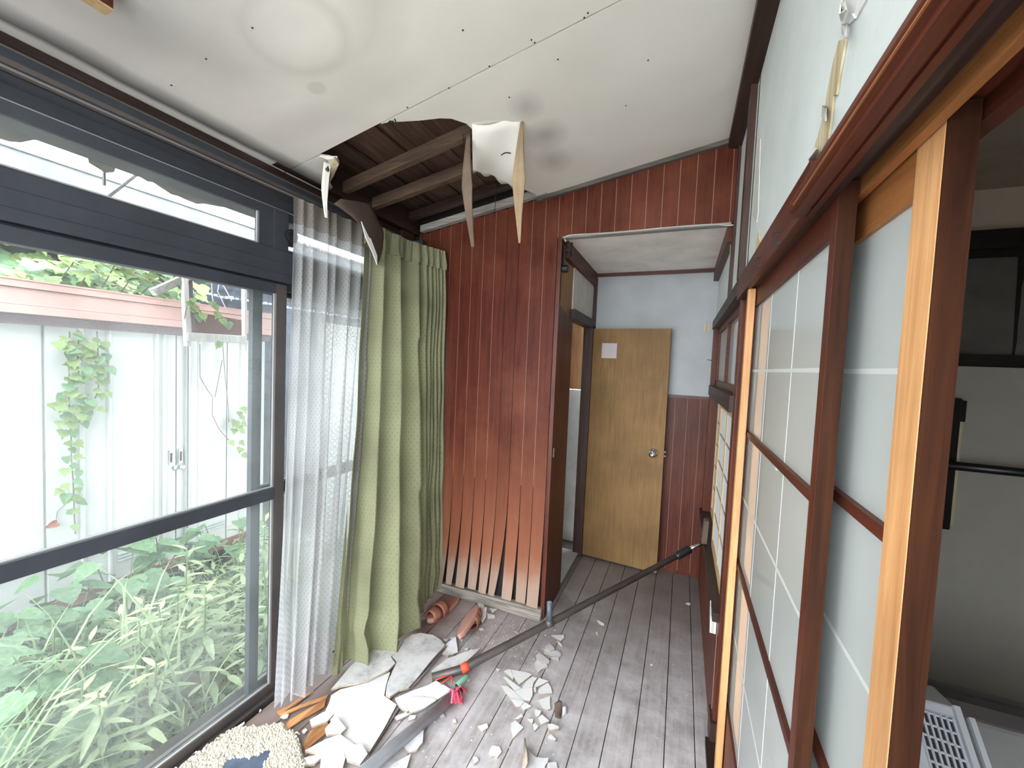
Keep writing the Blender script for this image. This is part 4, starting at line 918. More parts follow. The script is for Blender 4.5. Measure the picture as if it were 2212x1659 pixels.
# positions of small shards are told by what they lie beside
A = [
 ([(680, 165), (820, 162), (825, 195), (785, 232)], 'topmost white triangular shard nearest the upright grey peg'),
 ([(740, 228), (770, 240), (800, 275), (800, 292), (760, 265)], 'small narrow white shard just below the topmost triangular shard'),
 ([(615, 285), (680, 270), (720, 320), (660, 345), (612, 315)], 'five sided greyish shard over a notched mauve shard'),
 ([(592, 315), (650, 348), (750, 335), (790, 365), (788, 400), (680, 405), (600, 375)], 'broad notched mauve grey shard under the five sided shard'),
 ([(668, 412), (770, 405), (765, 445)], 'small pointed shard along the lower edge of the notched mauve shard'),
 ([(512, 390), (545, 362), (600, 400), (662, 450), (655, 475), (570, 488), (515, 440)], 'upper of two matched blue grey shards above the white cluster'),
 ([(490, 490), (515, 448), (570, 490), (635, 480), (642, 525), (570, 545), (535, 590), (500, 540)], 'lower of two matched blue grey shards above the white cluster'),
 ([(148, 570), (190, 548), (228, 552), (240, 600), (258, 625), (252, 662)], 'slim shard at the top left corner of the white shard cluster'),
 ([(232, 552), (435, 590), (462, 610), (318, 722), (264, 640), (244, 600)], 'large top triangle of the white shard cluster'),
 ([(140, 640), (165, 632), (345, 760), (270, 795)], 'long diagonal strip shard at the left of the white cluster'),
 ([(348, 758), (405, 680), (465, 632), (525, 645), (480, 700), (470, 753), (400, 763)], 'kite shaped shard in the middle of the white cluster'),
 ([(485, 740), (540, 645), (650, 680), (590, 715), (520, 745)], 'upper right wedge of the white shard cluster'),
 ([(530, 790), (560, 750), (640, 697), (675, 745), (692, 815), (540, 830)], 'square shard at the right side of the white cluster'),
 ([(480, 760), (510, 740), (512, 800), (495, 812)], 'thin rounded sliver between the kite shard and square shard'),
 ([(110, 730), (180, 735), (268, 795), (320, 850), (378, 902), (290, 883), (220, 872), (160, 800)], 'lower left blade of the white shard cluster'),
 ([(274, 797), (345, 764), (470, 757), (468, 850), (440, 905), (384, 900), (322, 848)], 'big bottom right piece of the white shard cluster'),
 ([(220, 876), (290, 887), (378, 908), (330, 968), (285, 968)], 'bottom left piece of the white shard cluster'),
 ([(334, 970), (380, 914), (460, 965), (375, 1005)], 'lowest diamond piece of the white shard cluster'),
 ([(530, 895), (665, 850), (665, 940), (672, 990), (640, 1005), (580, 985)], 'four sided white shard alone right below the cluster'),
 ([(258, 1110), (350, 1042), (362, 1080), (310, 1108)], 'small slanted shard just above the big pointed shard'),
 ([(498, 995), (570, 1015), (550, 1060), (520, 1085), (497, 1045)], 'white shard overlapping another below the four sided shard'),
 ([(525, 1090), (575, 1055), (660, 1130), (565, 1170)], 'rhombic white shard touching the overlapping shard'),
 ([(228, 1160), (275, 1122), (368, 1200), (250, 1325), (230, 1240)], 'big pointed fan shaped shard on bare planks'),
 ([(410, 1108), (480, 1105), (470, 1155), (445, 1150)], 'tiny hooked shard between fan shard and rhombic shard'),
 ([(470, 1170), (500, 1152), (540, 1190), (490, 1245)], 'small kite shard below the tiny hooked shard'),
 ([(638, 1165), (690, 1160), (765, 1190), (765, 1215), (660, 1235)], 'thick white chunk below the curled dark flake'),
 ([(645, 1300), (680, 1280), (735, 1330), (725, 1350), (645, 1330)], 'rounded small shard lowest on the right of the scattered shards'),
 ([(5, 1420), (30, 1405), (100, 1420), (125, 1475), (75, 1540), (40, 1520), (5, 1530), (-25, 1500)], 'notched hexagonal white shard near the lower photo edge'),
 ([(60, 540), (110, 545), (90, 568), (62, 560)], 'small crumb like shard left of the white cluster'),
]
for i, (pts, lab) in enumerate(A):
    grey = i in (2, 3, 4, 5, 6)
    shard([cA(*p) for p in pts], z=.001+(.006 if i in (2, 5, 20) else 0), th=.0055 if i not in (25,) else .012, label=lab, mats=(('board_grey' if grey else 'board_pale'), 'board_core'), group='white plaster shards on the floor')
Bs = [
 ([(545, 1250), (565, 1235), (580, 1265), (550, 1275)], 'tiny shard second in line right of the steel pipe'),
 ([(430, 1190), (460, 1185), (480, 1215), (440, 1230)], 'small rounded shard closest to the steel pipe'),
 ([(760, 1300), (840, 1275), (850, 1310), (800, 1345)], 'four sided shard alone on a plank midway to the fan shard'),
 ([(720, 1565), (750, 1560), (770, 1590), (730, 1625)], 'small chipped shard left of the notched hexagonal shard'),
 ([(165, 1230), (180, 1205), (235, 1205), (225, 1235), (170, 1255)], 'small white block shard tucked against the steel pipe'),
 ([(760, 345), (835, 318), (830, 385), (800, 420), (765, 380)], 'greenish white curved shard leaning by the overturned slipper'),
 ([(838, 335), (905, 350), (910, 375), (845, 382)], 'tongue shaped pale shard beside the overturned slipper'),
 ([(862, 290), (930, 300), (885, 335)], 'triangular speckled shard by the worn sill board'),
 ([(760, 245), (800, 240), (830, 300), (775, 310)], 'grey shard at the toe of the overturned slipper'),
 ([(470, 550), (510, 560), (490, 580), (465, 570)], 'tiny pale shard above the grey sheet corner'),
 ([(520, 545), (575, 535), (572, 570), (540, 575)], 'pale shard pressed under the overturned slipper heel'),
 ([(490, 615), (572, 582), (590, 680), (500, 700), (480, 660)], 'upright grey shard between big grey sheet and slanted plank sheet'),
 ([(600, 555), (640, 560), (622, 585)], 'tiny triangular shard right of the overturned slipper heel'),
 ([(640, 640), (680, 630), (670, 655)], 'tiny shard above the slanted plank sheet'),
 ([(660, 895), (700, 900), (690, 920), (665, 920)], 'tiny pale shard behind the mint green cap'),
 ([(770, 465), (800, 460), (815, 475), (780, 480)], 'tiny shard below the overturned slipper strap'),
 ([(915, 805), (958, 812), (935, 828)], 'tiny flake beside the shadow of the long dark pole'),
]
for i, (pts, lab) in enumerate(Bs):
    shard([cB(*p) for p in pts], th=.006, label=lab, mats=(('board_grey' if i in (8, 11) else 'board_pale'), 'board_core'), group='white plaster shards on the floor', tilt=.25 if i in (5, 11) else 0, tv=(0, 1, 0))
for pts, lab in (([(603, 1052), (625, 1050), (690, 1090), (690, 1110), (640, 1095)], 'narrow leaf shaped shard in front of the alcove'), ([(1662, 845), (1700, 838), (1727, 850), (1712, 870)], 'small white shard nearest the alcove wainscot'), ([(588, 1190), (605, 1190), (620, 1215), (600, 1215)], 'tiny shard below the narrow leaf shaped shard'), ([(1235, 1575), (1265, 1568), (1280, 1590), (1250, 1600)], 'tiny chunk alone on planks by the door side')):
    shard([crop(1180, 1150, 5.53)(*p) for p in pts], th=.005, label=lab, group='white plaster shards on the floor')
# curled dark flake and the curled piece at the bottom of the frame
def curled(name, label, pts0, pts1, mats, lift, z=.002, th=.003, cat='board piece', n=6):
    """a board piece rolled up along one side: pts0 the edge on the floor, pts1 the raised edge (picture places on the floor)"""
    a = [onz(*p, z) for p in pts0]; b = [onz(*p, z) for p in pts1]
    m = len(a)-1
    def P(i, j):
        t = j/n; p = a[i]*(1-t)+b[i]*t; s = math.sin(t*math.pi*.5)
        p.z = z+lift*(1-math.cos(t*math.pi*.5)); return p, (i/m, t)
    o = MB().grid(P, m, n).build(name, [MT[mats]], None, smooth=True, solid=th)
    return tag(o, label, cat)
curled('curled_flake', 'curled dark grey flake standing among the white shards', [cA(*p) for p in [(720, 1085), (755, 1100), (790, 1105)]], [cA(*p) for p in [(715, 985), (770, 950), (800, 975)]], 'cardback', .022)
curled('curled_flake', 'smaller dark flake leaning on the curled dark flake', [cA(*p) for p in [(805, 1085), (830, 1060), (860, 1045)]], [cA(*p) for p in [(808, 1010), (825, 1000), (845, 1005)]], 'board_grey', .014)
shard([cA(*p) for p in [(405, 1440), (450, 1490), (500, 1540), (590, 1555), (650, 1548), (640, 1600), (610, 1640), (600, 1700), (390, 1700), (385, 1560)]], th=.006, name='board_piece', mats=('board_grey', 'board_core'), label='grey board piece with jagged edge at the bottom edge of photo', cat='board piece', tilt=.04, tv=(0, 1, 0))
curled('board_strip', 'upright curled strip on the jagged grey board piece', [cA(*p) for p in [(360, 1690), (350, 1600), (375, 1480)]], [cA(*p) for p in [(412, 1690), (405, 1570), (378, 1400)]], 'board_core', .03, .004)
shard([cA(*p) for p in [(640, 1600), (735, 1588), (752, 1660), (745, 1700), (625, 1700)]], th=.006, name='board_piece', mats=('board_grey', 'board_core'), label='small square grey piece right of the jagged board piece', cat='board piece')
# big fallen ceiling sheets
G = 'fallen ceiling board sheets'
def sheet(pts, z, label, th=.009, mats=('board_dirty', 'board_core'), tilt=0, tv=(0, 1, 0), curl=0, name='ceiling_board_sheet'):
    return shard(pts, z=z, th=th, name=name, mats=mats, label=label, cat='board sheet', group=G, tilt=tilt, tv=tv, curl=curl)
sheet([(908, 1373), (936, 1378), (954, 1390), (961, 1399), (930, 1432), (905, 1462), (883, 1486), (863, 1491), (842, 1505), (833, 1500), (836, 1478), (848, 1451), (857, 1433), (850, 1425), (846, 1421), (860, 1409), (872, 1388), (890, 1376)], .012, 'big grey mottled sheet with rounded end beside the green curtain', tilt=.04)
sheet([(715, 1489), (757, 1440), (795, 1408), (833, 1384), (870, 1388), (858, 1409), (844, 1421), (854, 1434), (840, 1448), (796, 1470), (765, 1477), (735, 1482)], .016, 'light grey sheet lying partly under the green curtain hem', tilt=.02)
sheet([(715, 1502), (735, 1489), (783, 1477), (843, 1451), (834, 1480), (830, 1503), (857, 1522), (830, 1573), (798, 1624), (770, 1618), (740, 1602), (725, 1575), (702, 1537), (712, 1515)], .004, 'bright white sheet in the middle of the pile', mats=('board_pale', 'board_core'))
sheet([(932, 1449), (964, 1425), (1013, 1407), (1038, 1403), (1025, 1415), (985, 1450), (950, 1455)], .022, 'slanted pale plank sheet under the orange red label', tilt=.03)
sheet([(853, 1508), (890, 1492), (930, 1478), (925, 1497), (905, 1516), (880, 1537), (863, 1527)], .010, 'white broken piece between big grey sheet and steel pipe', mats=('board_pale', 'board_core'))
sheet([(928, 1478), (941, 1470), (960, 1480), (976, 1490), (950, 1508), (938, 1514), (912, 1517)], .014, 'white broken piece near the pink ribbon', mats=('board_pale', 'board_core'))
sheet([(870, 1512), (900, 1505), (938, 1508), (942, 1513), (916, 1530), (888, 1540), (880, 1530)], .020, 'white rectangular chip on the broken pieces', mats=('board_pale', 'board_core'), th=.006)
sheet([(669, 1555), (700, 1537), (720, 1543), (707, 1558), (674, 1569)], .010, 'small white tab at the left corner of the white sheet', mats=('board_pale', 'board_core'))
sheet([(702, 1575), (725, 1550), (748, 1575), (736, 1586), (705, 1586)], .016, 'folded white corner piece on the left of the white sheet', mats=('board_pale', 'board_core'), tilt=.1)
sheet([(659, 1621), (700, 1600), (735, 1588), (768, 1613), (735, 1621), (694, 1629)], .012, 'long white wedge piece below the white sheet', mats=('board_pale', 'board_core'), tilt=.05)
sheet([(656, 1637), (689, 1629), (695, 1636), (680, 1649), (661, 1652)], .006, 'small white piece next to the shaggy rug', mats=('board_pale', 'board_core'))
sheet([(694, 1631), (715, 1622), (741, 1621), (746, 1640), (736, 1675), (690, 1675)], .012, 'curving white piece at the bottom photo edge by the rug', mats=('board_pale', 'board_core'), tilt=.06)
sheet([(742, 1619), (762, 1612), (781, 1611), (794, 1631), (778, 1651), (750, 1642)], .020, 'cupped white piece beside the steel pipe end', mats=('board_pale', 'board_core'), tilt=.12)
sheet([(873, 1611), (890, 1590), (916, 1573), (913, 1606), (900, 1620), (885, 1625)], .004, 'brownish bent piece right of the steel pipe', mats=('board_grey', 'board_core'), tilt=.1)
sheet([(830, 1675), (850, 1648), (888, 1628), (880, 1655), (870, 1680)], .004, 'grey piece right of the steel pipe at bottom edge', mats=('board_grey', 'board_core'))
sheet([(848, 1548), (878, 1538), (905, 1530), (880, 1546), (858, 1556)], .004, 'small dark piece hidden along the steel pipe', mats=('board_grey', 'board_core'), th=.005)
sheet([(963, 1390), (985, 1384), (990, 1402), (968, 1416), (955, 1410)], .004, 'leaning grey fragment beside the big grey sheet end', mats=('board_grey', 'board_core'))
curled('dark_edge_strip', 'dark torn edge standing along the right of the white sheet', [(798, 1632), (835, 1575), (870, 1525)], [(806, 1622), (842, 1568), (874, 1519)], 'cardback', .012)
curled('dark_edge_strip', 'grey split edge along the right of the big grey sheet', [(884, 1490), (925, 1444), (962, 1404)], [(894, 1488), (936, 1440), (966, 1402)], 'greywood', .018)
# splintered floor plies by the window
for i, (pts, lab) in enumerate((
 ([(1020, 775), (1120, 730), (1250, 640), (1335, 608), (1230, 680), (1100, 765), (1040, 812)], 'thin orange splinter beside the lace curtain hem'),
 ([(1030, 800), (1240, 715), (1462, 638), (1445, 668), (1250, 735), (1065, 815)], 'long bright orange splinter in front of the lace curtain'),
 ([(1060, 920), (1130, 850), (1215, 800), (1440, 672), (1425, 740), (1250, 840), (1100, 938)], 'broad orange brown splinter beside the shaggy rug'),
 ([(1240, 1070), (1350, 905), (1450, 862), (1475, 935), (1260, 1110)], 'brown reddish splinter under the white tab pieces'),
 ([(1300, 950), (1400, 880), (1440, 860), (1380, 930), (1250, 1050)], 'thin dark splinter beside the brown reddish splinter'))):
    sheet([cC(*p) for p in pts], .001+.002*(i % 2), lab, th=.004, mats=('splinter', 'splinter'), name='wood_splinter', tilt=.02)
for o in bpy.data.objects:
    if o.name.startswith('wood_splinter'): o['group'] = 'splintered floor plies'; o['category'] = 'splinter'
for pts, lab in (([(615, 970), (650, 925), (745, 862), (740, 885), (680, 930)], 'slim white flake lying on the window sill edge'), ([(1045, 825), (1090, 800), (1122, 800), (1110, 830), (1080, 840)], 'small white flake with dark side on the splinters'), ([(868, 770), (880, 755), (888, 765), (875, 785)], 'tiny white crumb on the boards beside the window sill'), ([(1235, 940), (1265, 920), (1280, 935), (1255, 965), (1238, 960)], 'small white flake beside the rug corner')):
    shard([cC(*p) for p in pts], th=.005, label=lab, group='white plaster shards on the floor', z=.003)
# countless crumbs
cm = MB(); r = random.Random(21)
def crumbs(n, cx, cy, sx, sy, smin, smax):
    for _ in range(n):
        p = onz(r.gauss(cx, sx), r.gauss(cy, sy)); 
        if p.x > .17 or p.x < -1.4 or p.y > 2.10 and p.x < -.66: continue
        s = r.uniform(smin, smax); a = r.uniform(0, 6.28)
        vs = [p+Vector((math.cos(a+k*1.57)*s*r.uniform(.5, 1), math.sin(a+k*1.57)*s*r.uniform(.5, 1), 0.0005)) for k in range(4)]+[p+Vector((0, 0, s*r.uniform(.4, .9)))]
        cm.add(vs, [(0, 1, 4), (1, 2, 4), (2, 3, 4), (3, 0, 4)])
crumbs(190, 1090, 1370, 60, 28, .0015, .006); crumbs(60, 1150, 1400, 90, 60, .0012, .004); crumbs(120, 1330, 1430, 120, 90, .001, .0035)
crumbs(70, 1080, 1560, 90, 60, .001, .0045); crumbs(60, 900, 1520, 60, 60, .002, .006); crumbs(60, 1480, 1500, 50, 80, .001, .0035)
tag(cm.build('plaster_crumbs', MT['board_pale']), 'countless tiny white plaster crumbs scattered over the planks', 'crumbs', kind='stuff')
# ================================================================ SLIPPERS
def slip_outline(n=28, L=.27):
    pts = []
    for k in range(n):
        a = 2*math.pi*k/n; x = math.cos(a); y = math.sin(a)
        wdt = 0.047 if x > 0.2 else (0.036 if x > -.45 else 0.036)
        s = .5*(1+math.tanh((x-.05)*4)); wdt = 0.034*(1-s)+0.047*s
        pts.append((x*L/2, y*wdt))
    return pts
def loft(mb, out, zs, sc):
    n = len(out); b = len(mb.v)
    for z, s in zip(zs, sc): mb.v += [(x*s, y*s, z) for x, y in out]
    for i in range(len(zs)-1):
        for k in range(n): mb.f.append((b+i*n+k, b+i*n+(k+1) % n, b+(i+1)*n+(k+1) % n, b+(i+1)*n+k)); mb.mi.append(mb.m)
    mb.f.append(tuple(b+k for k in reversed(range(n)))); mb.mi.append(mb.m)
    mb.f.append(tuple(b+(len(zs)-1)*n+k for k in range(n))); mb.mi.append(mb.m)
def slipper(label, mat4):
    t = tag(empty('slipper'), label, 'slipper', 'pair of salmon brown slippers'); t.matrix_world = mat4
    t.location = mat4.to_translation(); t.rotation_euler = mat4.to_euler()
    def part(mb, nm, m):
        o = mb.build(nm, MT[m], None, smooth=True); o.parent = t
        md = o.modifiers.new('bevel', 'BEVEL'); md.width = .002; md.segments = 2; md.limit_method = 'ANGLE'; return o
    mb = MB(); loft(mb, slip_outline(), [0, .004, .018, .024], [.95, 1, 1, .97]); part(mb, 'sole', 'slipper_sole')
    mb = MB(); loft(mb, slip_outline(), [.024, .028], [.94, .90]); part(mb, 'insole', 'slipper')
    for x0, x1, hh in ((.005, .055, .058), (.062, .118, .050)):
        mb = MB(); nn_ = 10
        def P(i, j):
            a = math.pi*i/nn_; x = x0+(x1-x0)*j/3; s = .5*(1+math.tanh((x/.135-.05)*4)); wd = (0.034*(1-s)+0.047*s)*math.sqrt(max(.15, 1-(x/.15)**2))+.003
            return (x, -wd*math.cos(a), .012+hh*math.sin(a)**.7*(1-.25*(x-x0)/.06*0)), (0, 0)
        mb.grid(P, nn_, 3); o = part(mb, 'strap', 'slipper'); o.modifiers.clear(); md = o.modifiers.new('solid', 'SOLIDIFY'); md.thickness = .005; md.offset = 1
    return t
a, b = onz(928, 1345, .0), onz(987, 1300, .0)
c = (a+b)/2; ang = math.atan2((b-a).y, (b-a).x)
slipper('upright two strap slipper standing against the green curtain', Matrix.Translation(c+Vector((0, 0, .001))) @ Matrix.Rotation(ang+math.pi, 4, 'Z'))
a, b = onz(985, 1368, .05), onz(1022, 1306, .05); ang = math.atan2((b-a).y, (b-a).x)
c = onz(1006, 1345, .045)
slipper('overturned slipper lying on its straps with pink sole upwards', Matrix.Translation(Vector((c.x+.01, c.y, .066))) @ Matrix.Rotation(ang, 4, 'Z') @ Matrix.Rotation(math.radians(148), 4, 'X'))
# ================================================================ POLES
P0 = onz(996, 1446, .036); P1 = Vector((.178, 2.46, .505+.02))
dv = (P1-P0).normalized(); L1 = (P1-P0).length
def at_px(px):   # parameter along the pole whose picture x is px
    lo, hi = 0, 1
    def pxx(t): q = P0+(P1-P0)*t-O0; return CX+F*q.dot(AR)/q.dot(AF)
    for _ in range(40):
        m = (lo+hi)/2
        if pxx(m) < px: lo = m
        else: hi = m
    return lo
po = thing('telescopic_pole', 'long dark pole with peg handle leaning from floor onto window sill', 'pole', P0)
ta, tb, tc = at_px(1462), at_px(1490), at_px(1516)
pt = lambda t: P0+(P1-P0)*t
P00 = P0-dv*.14; P00.z = .021
MB().tube([P00, P0, pt(ta)], [.019, .019, .014], 14).build('dark_tube', MT['pole'], po, smooth=True)
MB().tube([pt(ta-.005), pt(ta), pt(tb-.003), pt(tb)], [.0155, .021, .021, .018], 14).build('lock_collar', MT['black'], po, smooth=True)
MB().tube([pt(tb), pt(tc)], .0105, 12).build('silver_tube', MT['chrome'], po, smooth=True)
lb = at_px(1012); MB().tube([pt(at_px(997)), pt(lb)], .0205, 16).build('label_sleeve', MT['red'], po, smooth=True)
tp = at_px(1187); pk = pt(tp)
MB().tube([pk+Vector((0, 0, .005)), pk+Vector((-.004, -.003, .105))], .014, 14, caps=True).build('peg_handle', MT['greytube'], po, smooth=True)
MB().tube([pk+Vector((-.004, -.003, .105)), pk+Vector((-.004, -.003, .1055))], .010, 12).build('peg_end', plain('pale_grey_end', (.42, .46, .48), .5), po)
MB().tube([pt(tp-.012), pt(tp+.012)], .0215, 14).build('clamp_ring', MT['pole'], po, smooth=True)
# brush head on the sill end
e1 = pt(1.0)
MB().hexa([e1+Vector((-.03, -.035, -.012)), e1+Vector((.0, -.035, -.012)), e1+Vector((.0, .035, -.012)), e1+Vector((-.03, .035, -.012)), e1+Vector((-.02, -.03, .115)), e1+Vector((.004, -.03, .115)), e1+Vector((.004, .03, .115)), e1+Vector((-.02, .03, .115))]).build('brush_head', plain('dusty_brown_plastic', (.10, .07, .055), .8), po, bev=.004)
# steel pipe with ribbon
sp0 = onz(760, 1690, .032); sp1 = onz(984, 1500, .030); sd = (sp1-sp0).normalized()
pi = thing('steel_pipe', 'blue grey steel pipe with mint cap and pink ribbon lying on the debris', 'pipe', sp0)
MB().tube([sp0-sd*.05, sp0, sp1], .0225, 18).build('tube', MT['pipe'], pi, smooth=True)
MB().tube([sp1, sp1+sd*.03], .016, 12).build('inner_tube', MT['greytube'], pi, smooth=True)
mc = onz(1000, 1470, .03); md_ = (onz(1006, 1462, .03)-onz(985, 1481, .03)).normalized()
MB().lathe(mc-md_*.04, md_, [(0, .010), (.002, .0125), (.06, .0125), (.068, .010), (.072, .004)], 14).build('mint_cap', MT['mint'], pi, smooth=True)
rb = MB(); r = random.Random(4)
base = sp1-sd*.012
ring = [base+Vector((0, 0, 0))+(Vector((sd.y, -sd.x, 0))*math.cos(a)+Vector((0, 0, 1))*math.sin(a))*.0245 for a in [k*math.pi/6 for k in range(13)]]
rb.tube(ring, .004, 5); 
for k in range(9):
    a = r.uniform(-1.4, 1.2); d = Vector((math.cos(a), math.sin(a), 0)); l = r.uniform(.03, .07)
    q0 = base+Vector((0, 0, .012)); q1 = q0+d*l*.5+Vector((0, 0, r.uniform(.01, .03))); q2 = q0+d*l+Vector((0, 0, r.uniform(-.02, 0)))
    q3 = q0+d*l*.6+Vector((-d.y, d.x, 0))*.02+Vector((0, 0, .0))
    for (x, y) in ((q0, q1), (q1, q2), (q2, q3)):
        rb.bar(x, y, .007, .0012)
for (x, y) in (((983, 1508), (992, 1520)), ((990, 1508), (1001, 1518)), ((986, 1512), (1000, 1522))):
    rb.tube([onz(*x, .014), onz((x[0]+y[0])/2+3, (x[1]+y[1])/2-4, .016), onz(*y, .010)], .003, 5)
rb.build('pink_ribbon', MT['pink'], pi)
MB().tube([base+Vector((.01, 0, .015)), onz(996, 1500, .02), onz(999, 1508, .006), onz(993, 1513, .006)], .0012, 5).build('wire_tie', MT['chrome'], pi)
# red cord and small sticks near the label
for pts, lab in (([(940, 1470), (958, 1462), (978, 1455)], 'thin red cord lying beside the orange red label'), ([(952, 1478), (968, 1466), (976, 1458)], 'short dark red stick below the slanted plank sheet'), ([(974, 1476), (977, 1466), (973, 1458)], 'tiny red loop below the orange red label')):
    wirething([onz(*p, .024+(.01 if i == 1 else 0)) for i, p in enumerate(pts)], lab, .0035, 'red', 'red_string', 'string')
# ================================================================ SHAGGY RUG
rug = thing('shaggy_rug', 'cream shaggy rug with a slate blue bare patch by the window', 'rug', onz(520, 1640, 0))
ro = [(330, 1720), (400, 1659), (445, 1625), (508, 1582), (560, 1578), (612, 1570), (622, 1585), (640, 1592), (648, 1610), (655, 1640), (664, 1659), (640, 1730)]
pp = [onz(*q, 0) for q in ro]
ar = sum(pp[i].x*pp[(i+1) % len(pp)].y-pp[(i+1) % len(pp)].x*pp[i].y for i in range(len(pp)))
if ar < 0: pp = pp[::-1]
MB().prism([p+Vector((0, 0, .002)) for p in pp], (0, 0, .010)).build('backing', MT['rug'], rug)
bo = [onz(*cC(*q), .0125) for q in [(565, 1245), (610, 1190), (680, 1165), (800, 1165), (880, 1145), (940, 1100), (990, 1090), (985, 1130), (945, 1190), (930, 1260), (900, 1330), (560, 1330)]]
ar = sum(bo[i].x*bo[(i+1) % len(bo)].y-bo[(i+1) % len(bo)].x*bo[i].y for i in range(len(bo)))
if ar < 0: bo = bo[::-1]
MB().prism(bo, (0, 0, .006)).build('bare_patch', MT['rug_blue'], rug)
def inside(p, poly):
    c = False; j = len(poly)-1
    for i in range(len(poly)):
        if (poly[i].y > p.y) != (poly[j].y > p.y) and p.x < (poly[j].x-poly[i].x)*(p.y-poly[i].y)/(poly[j].y-poly[i].y)+poly[i].x: c = not c
        j = i
    return c
sh = MB(); r = random.Random(9)
x0, x1 = min(p.x for p in pp)-.01, max(p.x for p in pp)+.01; y0, y1 = min(p.y for p in pp)-.01, max(p.y for p in pp)+.01
n = 0
while n < 5200:
    p = Vector((r.uniform(x0, x1), r.uniform(y0, y1), .011))
    if p.y < .70: 
        n += 1; continue
    if not inside(p, pp) or inside(p, bo): continue
    n += 1
    a = r.gauss(-1.9, .7); l = r.uniform(.012, .024); d = Vector((math.cos(a), math.sin(a), 0)); s = Vector((-d.y, d.x, 0))*.0032
    h = r.uniform(.006, .013)
    m_ = p+d*l*.5+Vector((0, 0, h)); e = p+d*l+Vector((0, 0, .002))
    up = Vector((0, 0, .003))
    sh.add([p-s, p+s, m_-s*1.1, m_+s*1.1, e-s*.6, e+s*.6, m_+up, p+up*2.2], [(0, 2, 6, 7), (7, 6, 3, 1), (2, 4, 6), (6, 5, 3), (4, 5, 6)])
o = sh.build('shag_pile', MT['rug'], rug); o['kind'] = 'stuff'
# ================================================================ THINGS IN THE DARK ROOM
fr = thing('refrigerator', 'off white refrigerator with black handle and rail in the dark room', 'refrigerator', (1.5, 2.4, .02))
fy = 2.38
def rrect(x0, x1, z0, z1, y, rad=.03, n=5):
    pts = []
    for cx_, cz_, a0 in ((x1-rad, z0+rad, -90), (x1-rad, z1-rad, 0), (x0+rad, z1-rad, 90), (x0+rad, z0+rad, 180)):
        for k in range(n+1): a = math.radians(a0+90*k/n); pts.append((cx_+rad*math.cos(a), y, cz_+rad*math.sin(a)))
    return pts
MB().box(1.05, 2.0, fy+.01, 2.41, 0.05, 1.52).build('body', MT['grey_plastic'], fr)
MB().prism(rrect(1.062, 2.0, .115+.0, 1.525, fy), (0, .02, 0)).build('door', MT['fridge'], fr)
MB().box(1.03, 2.0, fy-.01, fy+.03, .035, .085).build('foot_rail', MT['grey_plastic'], fr)
h0, h1 = ony(2035, 858, fy-.045), ony(2088, 856, fy-.045); hb = ony(2030, 1142, fy-.045)
MB().box(h0.x-.03, h1.x-.012, fy-.05, fy, hb.z, h0.z).build('black_handle', MT['black'], fr, bev=.006)
MB().box(h1.x-.012, h1.x, fy-.045, fy, hb.z+.02, h0.z-.02).build('cream_edge', MT['cream'], fr, bev=.003)
MB().box(h1.x-.014, h1.x+.002, fy-.048, fy, h0.z-.10, h0.z-.01).build('edge_clip', MT['black'], fr)
b0 = ony(2040, 1004, fy-.09); 
MB().tube([(b0.x-.12, fy-.09, b0.z), (2.0, fy-.09, b0.z)], .018, 12).build('towel_rail', MT['black'], fr, smooth=True)
for x in (b0.x-.10, 1.9): MB().bar((x, fy-.09, b0.z), (x, fy, b0.z), .02, .02).build('rail_bracket', MT['black'], fr)
# white appliance with a slanted grille, on the room floor
ap = thing('white_heater', 'white plastic heater with slanted dark grille beside the orange stile', 'heater', (.7, 1.3, .02))
T0, T1 = ony(1960, 1500, 1.62), ony(2068, 1530, 1.62)
zt, xt0, xt1 = (T0.z+T1.z)/2, T0.x-.10, T1.x
yt, yb, zb_ = 1.62, 1.22, zt-.36
def ap_pt(u, v, d=0):   # slanted face: u across, v down
    nrm = Vector((0, -(zt-zb_), (yt-yb))).normalized()
    return Vector((xt0+(xt1-xt0)*u, yt+(yb-yt)*v, zt+(zb_-zt)*v))+nrm*d
mb = MB(); mb.prism([(xt0, yt, zt), (xt0, yb, zb_), (xt0, yb, .02), (xt0, yt+.12, .02), (xt0, yt+.12, zt-.02)], (xt1-xt0, 0, 0)); mb.build('body', MT['white_plastic'], ap, bev=.006)
gu0, gu1 = .50, .90
q = [ap_pt(gu0, .06, .001), ap_pt(gu1, .06, .001), ap_pt(gu1, .98, .001), ap_pt(gu0, .98, .001)]
MB().prism(q, (0, -.001, .001)).build('grille_well', plain('grille_shadow', (.03, .033, .04), .7), ap)
bars = MB()
for k in range(7):
    u = gu0+(gu1-gu0)*k/6; bars.bar(ap_pt(u, .06, .004), ap_pt(u, .98, .004), .005, .008)
for k in range(17):
    v = .06+.92*k/16; bars.bar(ap_pt(gu0, v, .003), ap_pt(gu1, v+.012, .003), .004, .006)
bars.build('grille_bars', MT['white_plastic'], ap)
a2 = [ap_pt(.93, 0, .002), ap_pt(1.0, 0, .002), ap_pt(1.0, 1, .002), ap_pt(.93, 1, .002)]
MB().prism(a2, (0, -.01, .012)).build('side_lip', MT['white_plastic'], ap)
gx = thing('grey_appliance', 'grey slotted appliance cover right of the white heater', 'appliance', (1.0, 1.3, .02))
def gp(u, v, d=0):
    nrm = Vector((0, -.36, .40)).normalized(); return Vector((xt1+.012+.26*u, yt-.02+(yb-yt)*v, zt-.01+(zb_-zt)*v))+nrm*d
mb = MB(); mb.prism([(xt1+.012, yt-.02, zt-.01), (xt1+.012, yb-.02, zb_-.01), (xt1+.012, yb-.02, .02), (xt1+.012, yt+.1, .02), (xt1+.012, yt+.1, zt-.03)], (.24, 0, 0)); mb.build('body', MT['grey_plastic'], gx, bev=.012)
